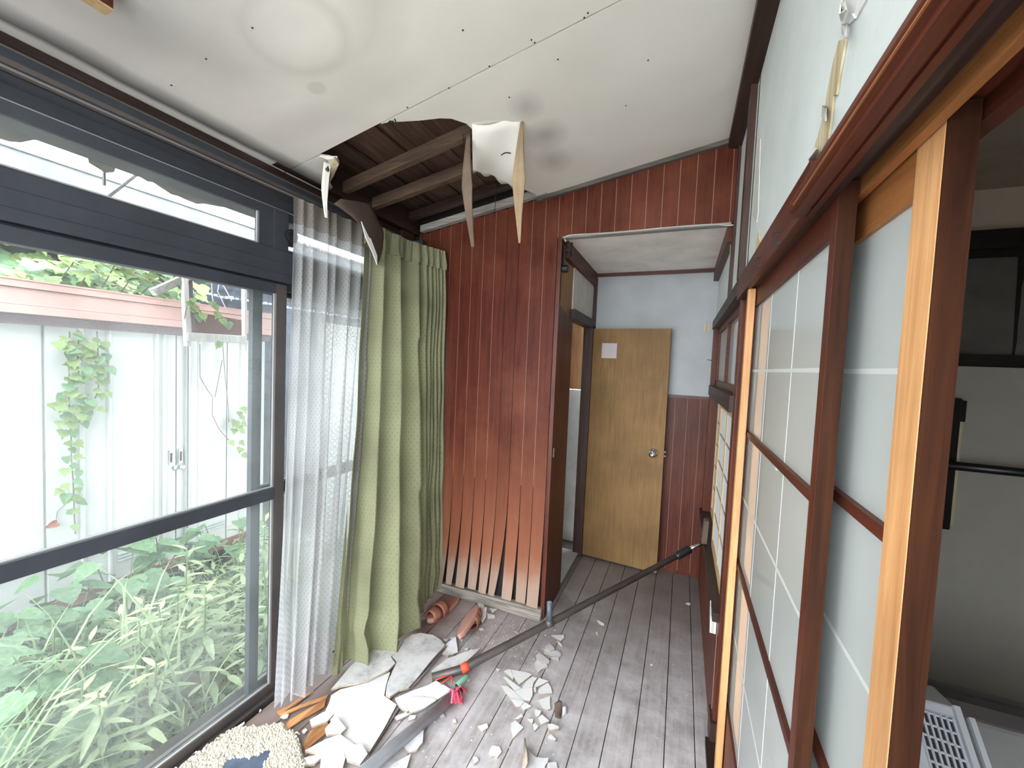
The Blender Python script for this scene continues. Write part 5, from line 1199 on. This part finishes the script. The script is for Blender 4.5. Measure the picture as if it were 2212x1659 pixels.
for u in (.42, .58, .74): MB().prism([gp(u, .35, .001), gp(u+.05, .35, .001), gp(u+.05, .98, .001), gp(u, .98, .001)], (0, -.001, .0015)).build('slot', MT['black'], gx)
MB().prism([gp(.0, 0, .001), gp(.05, 0, .001), gp(.05, 1, .001), gp(0, 1, .001)], (0, -.008, .010)).build('pale_edge', MT['white_plastic'], gx)
# ================================================================ OUTSIDE
GZ = -0.36
gr = struct('ground', 'dark garden soil between the house and the white shed', 'ground')
MB().box(-14, -1.70, -3.05, 12, GZ-.2, GZ).build('soil', MT['soil'], gr)
MB().box(-14, 14, -16, -3.05, GZ-.2, GZ).build('unseen_yard', plain('pale_bounce_yard', (.42, .41, .39), .9), gr)  # unseen ground behind the camera, kept pale to bounce light inside
# ---- shed
XS = -3.40
sh = thing('garden_shed', 'white steel storage shed with ribbed doors and pink brown fascia', 'shed', (XS-.4, 1.2, GZ))
Y0, Y1 = -0.9, 2.46
zb, zt = -0.118, 1.64
B(XS-.75, XS-.012, Y0, Y1, zb, zt).build('cabinet', MT['shed'], sh)
def vpanel(nm, y0, y1, x=XS, z0=zb, z1=zt, rib=None, mat='shed'):
    mb = MB(); mb.box(x-.03, x, y0+.003, y1-.003, z0, z1)
    for ry in (rib or []):
        mb.prism([(x, ry-.012, z0), (x+.012, ry-.005, z0), (x+.012, ry+.005, z0), (x, ry+.012, z0)], (0, 0, z1-z0))
    return mb.build(nm, MT[mat], sh)
vpanel('wall_panel', Y0, .20, rib=[-.55, -.15]); vpanel('wall_panel', .20, .72, rib=[.45])
vpanel('wall_panel', .72, 1.108, rib=[.86])
dr1 = vpanel('door', 1.115, 1.772, x=XS+.012, rib=[1.27, 1.40, 1.655, 1.70], z0=zb+.03)
dr2 = vpanel('door', 1.778, 2.135, x=XS+.004, rib=[1.86, 1.935], z0=zb+.03)
vpanel('wall_panel', 2.14, Y1, rib=[2.25])
B(XS-.02, XS+.02, 1.832, 1.842, zb+.03, zt).build('door_edge', MT['shed_dark'], sh)
for y, x in ((1.741, XS+.012), (1.803, XS+.012)):
    d_ = dr1 if y < 1.78 else dr2
    under(B(x, x+.004, y-.013, y+.013, .612, .722).build('pull_plate', MT['chrome'], sh), d_)
    under(B(x+.003, x+.0045, y-.007, y+.007, .63, .70).build('pull_recess', MT['black'], sh), d_)
MB().lathe((XS+.012, 1.765, .585), (1, 0, 0), [(0, .018), (.006, .018), (.008, .01)], 12).build('lock', MT['chrome'], sh)
MB().lathe((XS+.012, 1.805, .585), (1, 0, 0), [(0, .014), (.02, .014), (.024, .018), (.03, .012)], 12).build('lock_knob', MT['chrome'], sh)
for y0, y1 in ((1.435, 1.60), (1.955, 2.125)):
    for k in range(3):
        z = .032+.022*k; x = XS+.012 if y0 < 1.7 else XS+.004
        under(MB().hexa([(x, y0, z-.002), (x+.012, y0, z-.004), (x+.012, y1, z-.004), (x, y1, z-.002), (x, y0, z+.008), (x+.003, y0, z+.008), (x+.003, y1, z+.008), (x, y1, z+.008)]).build('vent_louver', MT['shed_dark'], sh), dr1 if y0 < 1.7 else dr2)
B(XS-.04, XS+.03, Y0, Y1, zb-.035, zb+.028).build('base_rail', MT['rust'], sh)
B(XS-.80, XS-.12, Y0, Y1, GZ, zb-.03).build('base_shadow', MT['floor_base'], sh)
for y in (-.4, .6, 1.5, 2.3): B(XS-.2, XS-.02, y-.1, y+.1, GZ, zb-.035).build('base_block', MT['stone'], sh)
q = [onx(*p, XS+.0125) for p in [(366, 1221), (372, 1206), (381, 1190), (385, 1183), (386, 1196), (384, 1212)]]
MB().prism(q, (.001, 0, 0)).build('rust_stain', MT['rust'], sh)
# eave and fascia
B(XS-.8, XS+.10, Y0, Y1+.05, 1.605, 1.64).build('eave', MT['soffit_red'], sh)
B(XS+.0, XS+.06, Y0, Y1, 1.555, 1.61).build('top_rail', MT['soffit_red'], sh)
fa = MB()
for z0, z1, x in ((1.610, 1.655, .115), (1.657, 1.745, .108), (1.748, 1.790, .120)): fa.box(XS+.085, XS+x, Y0, Y1+.03, z0, z1)
fa.build('fascia', MT['fascia'], sh)
B(XS+.095, XS+.125, Y0, Y1+.03, 1.786, 1.794).build('fascia_lip', MT['fascia'], sh)
B(XS-.8, XS+.10, Y0, Y1+.03, 1.74, 1.775).build('roof_or_shade_sheet', MT['soffit_red'], sh)
# ---- neighbour wall and the ivy wall behind the shed
nb = tag(B(-4.9, -4.7, 2.55, 7.5, GZ, 2.72).build('neighbour_wall', MT['neighbour']), 'dark wall of the house next door behind the shed end', 'wall', kind='structure')
rs = MB()
for k in range(60):
    y = 2.2+k*.055; rs.box(-4.55, -4.50, y, y+.03, 2.02+.006*math.sin(k), 2.04+.008*math.sin(k*1.7))
tag(rs.build('corrugated_edge', MT['dirtypanel']), 'pale corrugated roof edge in front of the dark neighbour wall', 'roof edge')
# ---- leaf meshes
def leafmesh(name, outline, mat, fold=.15, droop=.1):
    me = bpy.data.meshes.new(name); n = len(outline); vs = []
    cl = [0.15, 0.5, 0.85]
    mid = [(0, y, -droop*y*y) for y in (0.0, .3, .6)]
    vs = [(0, .35, -droop*.12-.0)]
    for x, y in outline: vs.append((x, y, fold*abs(x)-droop*y*y))
    fs = [(0, 1+i, 1+(i+1) % n) for i in range(n)]
    me.from_pydata(vs, [], fs); me.materials.append(mat); me.polygons.foreach_set('use_smooth', [True]*len(fs)); me.update(); return me
lance = [(0, 0), (.06, .12), (.115, .35), (.11, .55), (.06, .82), (0, 1), (-.06, .82), (-.11, .55), (-.115, .35), (-.06, .12)]
heart = [(0, .05), (.18, -.05), (.38, .05), (.45, .28), (.38, .52), (.18, .82), (0, 1), (-.18, .82), (-.38, .52), (-.45, .28), (-.38, .05), (-.18, -.05)]
ivy = [(0, .05), (.14, -.04), (.34, .04), (.52, .26), (.36, .42), (.30, .62), (.14, .66), (0, 1), (-.14, .66), (-.30, .62), (-.36, .42), (-.52, .26), (-.34, .04), (-.14, -.04)]
LM = {'lance': leafmesh('lance_leaf', lance, MT['leaf_lance'], .25, .22), 'lance2': leafmesh('lance_leaf', lance, MT['leaf_lance'], .2, .45), 'tip': leafmesh('tip_leaf', lance, MT['leaf_tip'], .3, .1),
      'broad': leafmesh('broad_leaf', heart, MT['leaf_broad'], .18, .18), 'ivy': leafmesh('ivy_leaf', ivy, MT['leaf_ivy'], .14, .2), 'ivyd': leafmesh('ivy_leaf', ivy, MT['leaf_ivy_dark'], .14, .2), 'red': leafmesh('withered_leaf', heart, MT['leaf_red'], .5, .5)}
def put_leaf(par, kind, p, d, nrm, size):
    d = Vector(d).normalized(); nrm = Vector(nrm); x = d.cross(nrm); 
    if x.length < 1e-4: x = d.orthogonal()
    x.normalize(); nrm = x.cross(d)
    o = bpy.data.objects.new('leaf', LM[kind]); C.objects.link(o); o.parent = par
    pw = parent_world(par)
    m = Matrix((x, d, nrm)).transposed().to_4x4() @ Matrix.Scale(size, 4); m.translation = Vector(p)-pw
    o.matrix_basis = m; return o
# ---- vine hanging on the shed front
vn = thing('climbing_vine', 'green vine hanging down the white shed front in two trails', 'vine', (XS+.03, 1.3, 1.6))
r = random.Random(31)
cV = crop(80, 680, 3.32)
tr1 = [(235, 120), (225, 300), (230, 420), (225, 520), (232, 650), (240, 800), (245, 900), (247, 1050), (258, 1180), (262, 1300), (268, 1450), (275, 1570)]
tr2 = [(430, 120), (437, 300), (440, 430), (440, 540), (400, 640), (370, 700), (300, 770)]
tr3 = [(300, 130), (290, 330), (300, 430), (275, 540)]
for tr in (tr1, tr2, tr3):
    MB().tube([onx(*cV(*p), XS+.03) for p in tr], .0035, 5).build('vine_stem', MT['vine_stem'], vn, smooth=True)
spots = []
for (x, y) in [(215, 190), (265, 165), (330, 175), (175, 240), (290, 240), (340, 260), (475, 225), (400, 200), (210, 300), (250, 300), (330, 290), (390, 290), (450, 330), (495, 310), (260, 360), (310, 330), (350, 330), (250, 395), (410, 390), (510, 405), (290, 410), (340, 410), (440, 410), (215, 480), (245, 470), (330, 470), (360, 470), (410, 460), (430, 500), (480, 490), (210, 525), (225, 580), (260, 580), (320, 590), (400, 580), (500, 580), (460, 590), (100, 660), (140, 690), (200, 640), (205, 605), (280, 645), (360, 640), (350, 600), (205, 690), (230, 710), (330, 700), (430, 700), (380, 680), (180, 750), (225, 765), (260, 750), (310, 740), (340, 735), (170, 790), (240, 800), (330, 790), (195, 860), (245, 855), (215, 930), (275, 940), (240, 975), (205, 1040), (265, 1045), (240, 1100), (210, 1130), (300, 1140), (190, 1240), (265, 1215), (290, 1260), (180, 1280), (210, 1310), (265, 1310), (215, 1340), (260, 1340), (285, 1360), (285, 1415), (210, 1440), (265, 1530), (300, 200), (240, 220), (370, 240), (420, 340), (455, 450), (380, 440), (270, 500), (300, 610), (290, 690), (150, 230), (440, 250), (225, 250)]:
    p = onx(*cV(x, y), XS+.045+r.uniform(0, .03))
    sz = r.uniform(.050, .072) if y < 900 else r.uniform(.042, .06)
    a = r.gauss(0, .7); d = Vector((.55+r.uniform(-.1, .2), math.sin(a), -math.cos(a)*.8-.1)); 
    put_leaf(vn, 'ivy' if r.random() < .65 else 'broad', p+Vector((0, 0, sz*.45)), d, Vector((.75, r.uniform(-.3, .3), .8)), sz)
put_leaf(vn, 'red', onx(*cV(145, 1490), XS+.03), (0.2, -.8, -.2), (1, 0, .3), .05)
MB().tube([onx(*cV(*p), XS+.02) for p in [(190, 1370), (145, 1410), (135, 1480)]], .002, 5).build('tendril', MT['vine_stem'], vn)
# ---- dry creepers at the shed's right end
v2 = thing('thin_creeper', 'thin bare creeper with few leaves on the right end of the shed', 'vine', (XS+.03, 2.0, 1.5))
cW = crop(0, 440, 2.963)
for tr in ([(1278, 900), (1280, 1110), (1320, 1180), (1362, 1240), (1358, 1350), (1400, 1440), (1465, 1515)], [(1425, 900), (1440, 1100), (1460, 1290), (1465, 1400)], [(1422, 1000), (1395, 1140), (1375, 1240)]):
    MB().tube([onx(*cW(*p), XS+.03) for p in tr], .003, 5).build('vine_stem', MT['vine_stem'], v2, smooth=True)
for (x, y) in [(1405, 895), (1530, 1330), (1540, 1360), (1510, 1385), (1490, 1400), (1525, 1420), (1540, 1450), (1500, 1440), (1470, 1520), (1535, 1520), (1545, 1400), (1550, 1300), (1550, 1600), (1540, 1560)]:
    put_leaf(v2, 'ivy', onx(*cW(x, y), XS+.05), (.5, r.uniform(-.8, .8), -.6), (.8, 0, .7), r.uniform(.05, .08))
# ---- ivy over the wall behind
iv = thing('ivy_hedge', 'tall wall of overlapping ivy leaves behind the shed roof', 'ivy', (-4.4, 0.9, GZ))
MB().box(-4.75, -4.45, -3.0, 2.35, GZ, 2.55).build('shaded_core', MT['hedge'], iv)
big = []
r = random.Random(12)
def ivleaf(y, z, x): 
    a = r.gauss(0, .55); sz = r.uniform(.11, .17)
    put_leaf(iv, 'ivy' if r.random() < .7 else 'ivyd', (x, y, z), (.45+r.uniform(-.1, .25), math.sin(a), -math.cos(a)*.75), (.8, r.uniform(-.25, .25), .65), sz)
k = 0
for row in range(11):
    for col in range(27):
        y = .62+col*.066+r.uniform(-.03, .03); z = 1.86+row*.078+r.uniform(-.03, .03)
        if y > 2.4: continue
        ivleaf(y, z, -4.42+r.uniform(0, .12)); k += 1
# the rest of the ivy, out of reach of a count
def leafcloud(n, fn, kinds, name, par, mat, smin, smax):
    mb = MB()
    for _ in range(n):
        p, d, nr = fn(); d = Vector(d).normalized(); x = d.cross(Vector(nr)).normalized(); nn = x.cross(d); s = r.uniform(smin, smax)
        out = kinds
        vs = [Vector(p)+d*.35*s]+[Vector(p)+x*(a*s)+d*(b*s)+nn*((.15*abs(a)-.2*b*b)*s) for a, b in out]
        mb.add(vs, [(0, 1+i, 1+(i+1) % len(out)) for i in range(len(out))])
    o = mb.build(name, mat, par, smooth=True); o['kind'] = 'stuff'; return o
def ivfn():
    a = r.gauss(0, .6); y = r.uniform(-3, 2.5); z = r.uniform(.4, 2.72 if y < 1.9 else 2.5)
    if .7 < y < 2.35 and 1.85 < z < 2.6: z = r.choice((r.uniform(2.55, 2.75), r.uniform(1.0, 1.8)))
    return (-4.42+r.uniform(0, .1), y, z), (.45+r.uniform(-.1, .2), math.sin(a), -math.cos(a)*.8), (.8, r.uniform(-.2, .2), .65)
for q in [(240, 402), (250, 392), (258, 400), (268, 408), (276, 398), (285, 410), (296, 404), (305, 415), (312, 408), (322, 424), (330, 418), (338, 428), (262, 412), (246, 410), (318, 430), (290, 420), (345, 432), (352, 440), (275, 415), (232, 398)]:
    p = onx(q[0], q[1]+4, -4.4); ivleaf(p.y, p.z, -4.4)
leafcloud(1500, ivfn, ivy, 'far_leaves', iv, MT['leaf_ivy'], .11, .17)
# ivy spilling on the shed roof at its right end
ir = thing('roof_ivy', 'pale sunlit ivy heap growing over the right end of the shed roof', 'ivy', (-3.7, 1.9, 1.78))
r = random.Random(77)
for k in range(150):
    y = r.uniform(1.0, 1.78); t = (y-1.0)/.9; h = .03+.34*max(0, math.sin(math.pi*min(1, t*.75)))*r.random()
    x = -3.36-r.random()*.5
    a = r.uniform(-1.2, 1.2)
    put_leaf(ir, 'ivy' if r.random() < .6 else 'tip' if r.random() < .25 else 'broad', (x, y, 1.80+h), (.7, math.sin(a), -.35+r.uniform(-.3, .3)), (.45, r.uniform(-.3, .3), .9), r.uniform(.07, .12))
for k in range(5):
    y = 1.2+k*.1; MB().tube([(-3.5, y, 1.8), (-3.42, y+.05, 1.95+.05*math.sin(k)), (-3.33, y+.15, 1.9)], .004, 5).build('vine_stem', MT['vine_stem'], ir)
# ---- broken timber awning of the house: dirty front panel, hanging posts
XA = -2.42
aw = thing('broken_awning', 'broken awning with dirty pale front panel and white peeling posts', 'awning', (XA, 1.4, 2.1))
B(XA-.02, XA, -1.0, 2.6, 2.03, 2.205).build('front_panel', MT['dirtypanel'], aw)
B(-3.6, XA-.03, 1.52, 3.2, 2.175, 2.187).build('roof_or_shade_sheet', MT['soffit_red'], aw)  # unseen sheet, added to shade the right end of the shed
B(XA-.03, XA+.008, -1.0, 2.6, 2.196, 2.208).build('panel_lip', MT['oldwhite'], aw)
def px_bar(a, b, wd, x=XA, th=.03, mat='oldwhite', nm='post'):
    p, q = onx(*a, x), onx(*b, x); MB().bar(p, q, wd, th, up=(1, 0, 0)).build(nm, MT[mat], aw, bev=.003)
px_bar((405, 748), (396, 560), .024); px_bar((528, 757), (527, 560), .016)
px_bar((402, 727), (527, 734), .045, XA+.005, .025, nm='bottom_rail')
px_bar((415, 715), (408, 600), .020, XA-.03, .03, 'soffit_red', nm='inner_post')
q = [onx(*p, XA-.06) for p in [(414, 672), (524, 692), (524, 738), (414, 728)]]
MB().prism(q, (-.015, 0, 0)).build('red_board', plain('dark_red_board', (.13, .045, .04), .6, mottle=.12), aw)
px_bar((330, 632), (425, 588), .035, XA-.02, .04, 'greywood', nm='brace')
for (a, b) in (((215, 440), (305, 370)), ((225, 333), (225, 400))):
    p, q = onx(*a, XA+.2), onx(*b, XA+.2); MB().tube([p, q], .006, 6).build('hanging_rod', MT['pole'], aw)
for tr in ([(457, 600), (458, 640), (462, 660)], [(474, 604), (470, 630), (480, 650), (487, 665)], [(474, 604), (490, 630), (500, 650)]):
    MB().tube([onx(*p, XA+.02) for p in tr], .003, 5).build('dry_tendril', MT['oldwhite'], aw)
ac = thing('awning_creeper', 'few fresh ivy leaves on the broken awning posts', 'vine', (XA, 1.4, 1.7))
MB().tube([onx(398, 690, XA+.02), onx(405, 650, XA+.03), onx(425, 660, XA+.03), onx(440, 685, XA+.03)], .003, 5).build('vine_stem', MT['vine_stem'], ac)
r = random.Random(3)
for q in [(408, 655), (415, 648), (420, 665), (412, 668), (428, 683), (435, 680), (455, 655), (462, 662), (473, 680), (478, 692), (484, 700), (492, 698), (476, 742), (440, 600), (448, 606)]:
    put_leaf(ac, 'ivy' if r.random() < .7 else 'broad', onx(q[0], q[1]-4, XA+.04), (.4, r.uniform(-.6, .6), -.7), (.9, 0, .5), r.uniform(.035, .055))
# ---- a pale neighbour strip beyond the second window
tag(B(-3.1, -3.0, 2.75, 4.5, GZ, 1.75).build('garden_screen', MT['shed']), 'pale panel beyond the shed end behind the lace curtain', 'screen')
# wall creeper with red leaves outside the mullion
wc = thing('red_creeper', 'thin creeper with withered red leaves on the frame behind the lace curtain', 'vine', (-1.72, 1.4, .9))
cX = crop(560, 950, 2.766)
trx = [(163, 330), (150, 430), (155, 540), (148, 650), (145, 790), (140, 850), (150, 950)]
MB().tube([onx(*cX(*p), -1.70) for p in trx], .002, 5).build('vine_stem', MT['vine_stem'], wc)
for (x, y) in [(160, 330), (148, 435), (150, 540), (155, 605), (147, 650), (145, 705), (148, 785), (140, 845), (146, 915)]:
    put_leaf(wc, 'red', onx(*cX(x, y), -1.695), (.3, r.uniform(-1, 1), -.4), (1, 0, .3), r.uniform(.018, .030))
# ---- garden plants
r = random.Random(50)
def stemplant(x, y, h, n, lean, label, tip=True):
    t = thing('leafy_weed', label, 'plant', (x, y, GZ), 'tall lance leaved weeds in the garden')
    top = Vector((x+lean[0], y+lean[1], GZ+h)); base = Vector((x, y, GZ)); midp = (base+top)/2+Vector((lean[0]*.2, lean[1]*.2, .0))
    MB().tube([base, midp, top], [.006, .005, .003], 5).build('stem', MT['stem'], t, smooth=True)
    for k in range(n):
        v = .35+.65*k/n; p = (base*(1-v)+midp*v*2*(1-v)+top*v*(2*v-1)) if 0 else base.lerp(top, v)
        a = k*2.4+r.uniform(-.3, .3); up = .15+.5*max(0, v-.75)*4*.35+r.uniform(-.15, .15)
        d = Vector((math.cos(a), math.sin(a), up)); L = r.uniform(.10, .155)*(1.0 if v < .85 else .72)
        kind = ('tip' if (v > .9 and tip) else ('lance' if r.random() < .6 else 'lance2'))
        put_leaf(t, kind, p, d, Vector((0, 0, 1)), L)
    return t
ws = [(-2.25, 1.62, .86, 30, (.0, .02), 'tallest lance leaved weed by the dark shutter post'), (-2.55, 1.40, .70, 26, (.02, -.02), 'lance leaved weed with yellow tip below the shed door vent'),
 (-2.05, 1.18, .66, 28, (-.02, .03), 'bushy lance leaved weed behind the mullion side of the glass'), (-2.30, 1.10, .62, 26, (.02, -.04), 'yellow tipped weed in the middle of the lower pane'), (-1.98, .95, .50, 26, (.03, 0), 'low lance leaved weed close to the glass before the mullion')]
for a in ws: stemplant(*a)
allw = 'pale lance leaved garden weed among the crowd behind the lower pane'
for k in range(22):
    x = r.uniform(-3.0, -1.85); y = r.uniform(.55, 2.05); h = .42+r.uniform(0, .22)+.16*max(0, y-.9)
    stemplant(x, y, h, r.randint(16, 24), (r.uniform(-.06, .06), r.uniform(-.06, .06)), allw)
# broad leaved creeper along the shed foot
for k, (x, y) in enumerate([(-3.10, 1.35), (-3.05, 1.05), (-3.1, 1.62), (-2.85, .80), (-3.0, .55), (-2.7, 1.20), (-2.55, .85), (-2.4, .60), (-3.05, 1.95), (-2.75, .40), (-2.2, .80)]):
    t = thing('broad_leaved_weed', 'clump of dark green heart shaped leaves at the foot of the white shed', 'plant', (x, y, GZ), 'broad leaved weeds by the shed')
    for j in range(15):
        a = r.uniform(0, 6.28); rad = r.uniform(.02, .19); hh = .28+r.uniform(0, .30)*(1-rad*2)+(.08 if y > 1.2 else 0.04)
        p = Vector((x+rad*math.cos(a), y+rad*math.sin(a), GZ+hh))
        put_leaf(t, 'broad', p, (math.cos(a)*.8+.25, math.sin(a)*.8, -.25), (math.cos(a)*.2+.1, math.sin(a)*.2, 1), r.uniform(.10, .16))
        if j < 5: MB().tube([(x, y, GZ), p], .0035, 4).build('stalk', MT['stem'], t)
# grass clumps with long arching blades
def blade(mb, p, a, L, w, arch):
    if p.x+math.cos(a)*L*.55*arch > -1.70: a = math.pi-a
    if p.x+math.cos(a)*L*.55*arch > -1.70: a = math.pi
    d = Vector((math.cos(a), math.sin(a), 0)); s = Vector((-d.y, d.x, 0)); pts = []
    for k in range(6):
        t = k/5; q = p+d*(L*.55*t**1.6*arch)+Vector((0, 0, L*(t-.55*arch*t**2.4))); pts.append((q, w*(1-t)**.7+.0004))
    vs = []
    for q, ww_ in pts: vs += [q-s*ww_, q+s*ww_]
    mb.add(vs, [(2*i, 2*i+1, 2*i+3, 2*i+2) for i in range(5)])
for k, (x, y) in enumerate([(-1.95, .62), (-2.15, .45), (-1.90, .82), (-2.35, .30), (-2.0, .30), (-1.86, 1.02), (-2.5, .12), (-2.2, .05), (-1.95, .50), (-1.88, .40), (-2.35, .72), (-2.6, .42), (-2.2, .95), (-2.75, .15)]):
    t = thing('grass_clump', 'clump of long arching pale grass blades close to the glass', 'grass', (x, y, GZ), 'long grass clumps by the window')
    for j in range(16):
        mb = MB(); blade(mb, Vector((x+r.gauss(0, .035), y+r.gauss(0, .035), GZ)), r.uniform(0, 6.28), r.choice((r.uniform(.5, .9), r.uniform(.8, 1.35))), r.uniform(.006, .0115), r.uniform(.45, 1.2))
        mb.build('grass_blade', MT['grass'], t, smooth=True)
gm = MB()
for k in range(2200):
    blade(gm, Vector((r.uniform(-3.2, -1.78), r.uniform(-.6, 2.4), GZ)), r.uniform(0, 6.28), r.uniform(.18, .55), r.uniform(.003, .006), r.uniform(.4, 1.2))
tag(gm.build('undergrowth', MT['grass'], None, smooth=True), 'dense low grass covering the garden between window and shed', 'grass', kind='stuff')
def gfn():
    a = r.uniform(0, 6.28); return (r.uniform(-3.2, -1.86), r.uniform(-.6, 2.4), GZ+r.uniform(.03, .36)), (math.cos(a), math.sin(a), r.uniform(-.2, .5)), (0, 0, 1)
o = leafcloud(2600, gfn, lance, 'low_foliage', None, MT['leaf_lance'], .08, .14)
tag(o, 'mass of small leaves filling the gaps between the garden weeds', 'foliage', kind='stuff')
# stones by the sill
for q, s, lab in (((400, 1480), .075, 'brown mottled stone among the weeds by the lower pane'), ((330, 1500), .055, 'smaller dark stone left of the brown mottled stone')):
    p = onx(*q, -2.0); mb = MB(); prof = [(-s*.6, .2*s), (-s*.4, .8*s), (0, s), (s*.35, .8*s), (s*.6, .35*s)]
    mb.lathe((p.x, p.y, p.z), (0, 0, 1), prof, 12); 
    mb.v = [tuple(Vector(v)+Vector((noise.noise(Vector(v)*9), noise.noise(Vector(v)*9+Vector((5, 0, 0))), noise.noise(Vector(v)*9+Vector((0, 7, 0)))))*s*.35) for v in mb.v]
    tag(mb.build('garden_stone', MT['stone'], None, smooth=True), lab, 'stone', 'stones in the weeds')
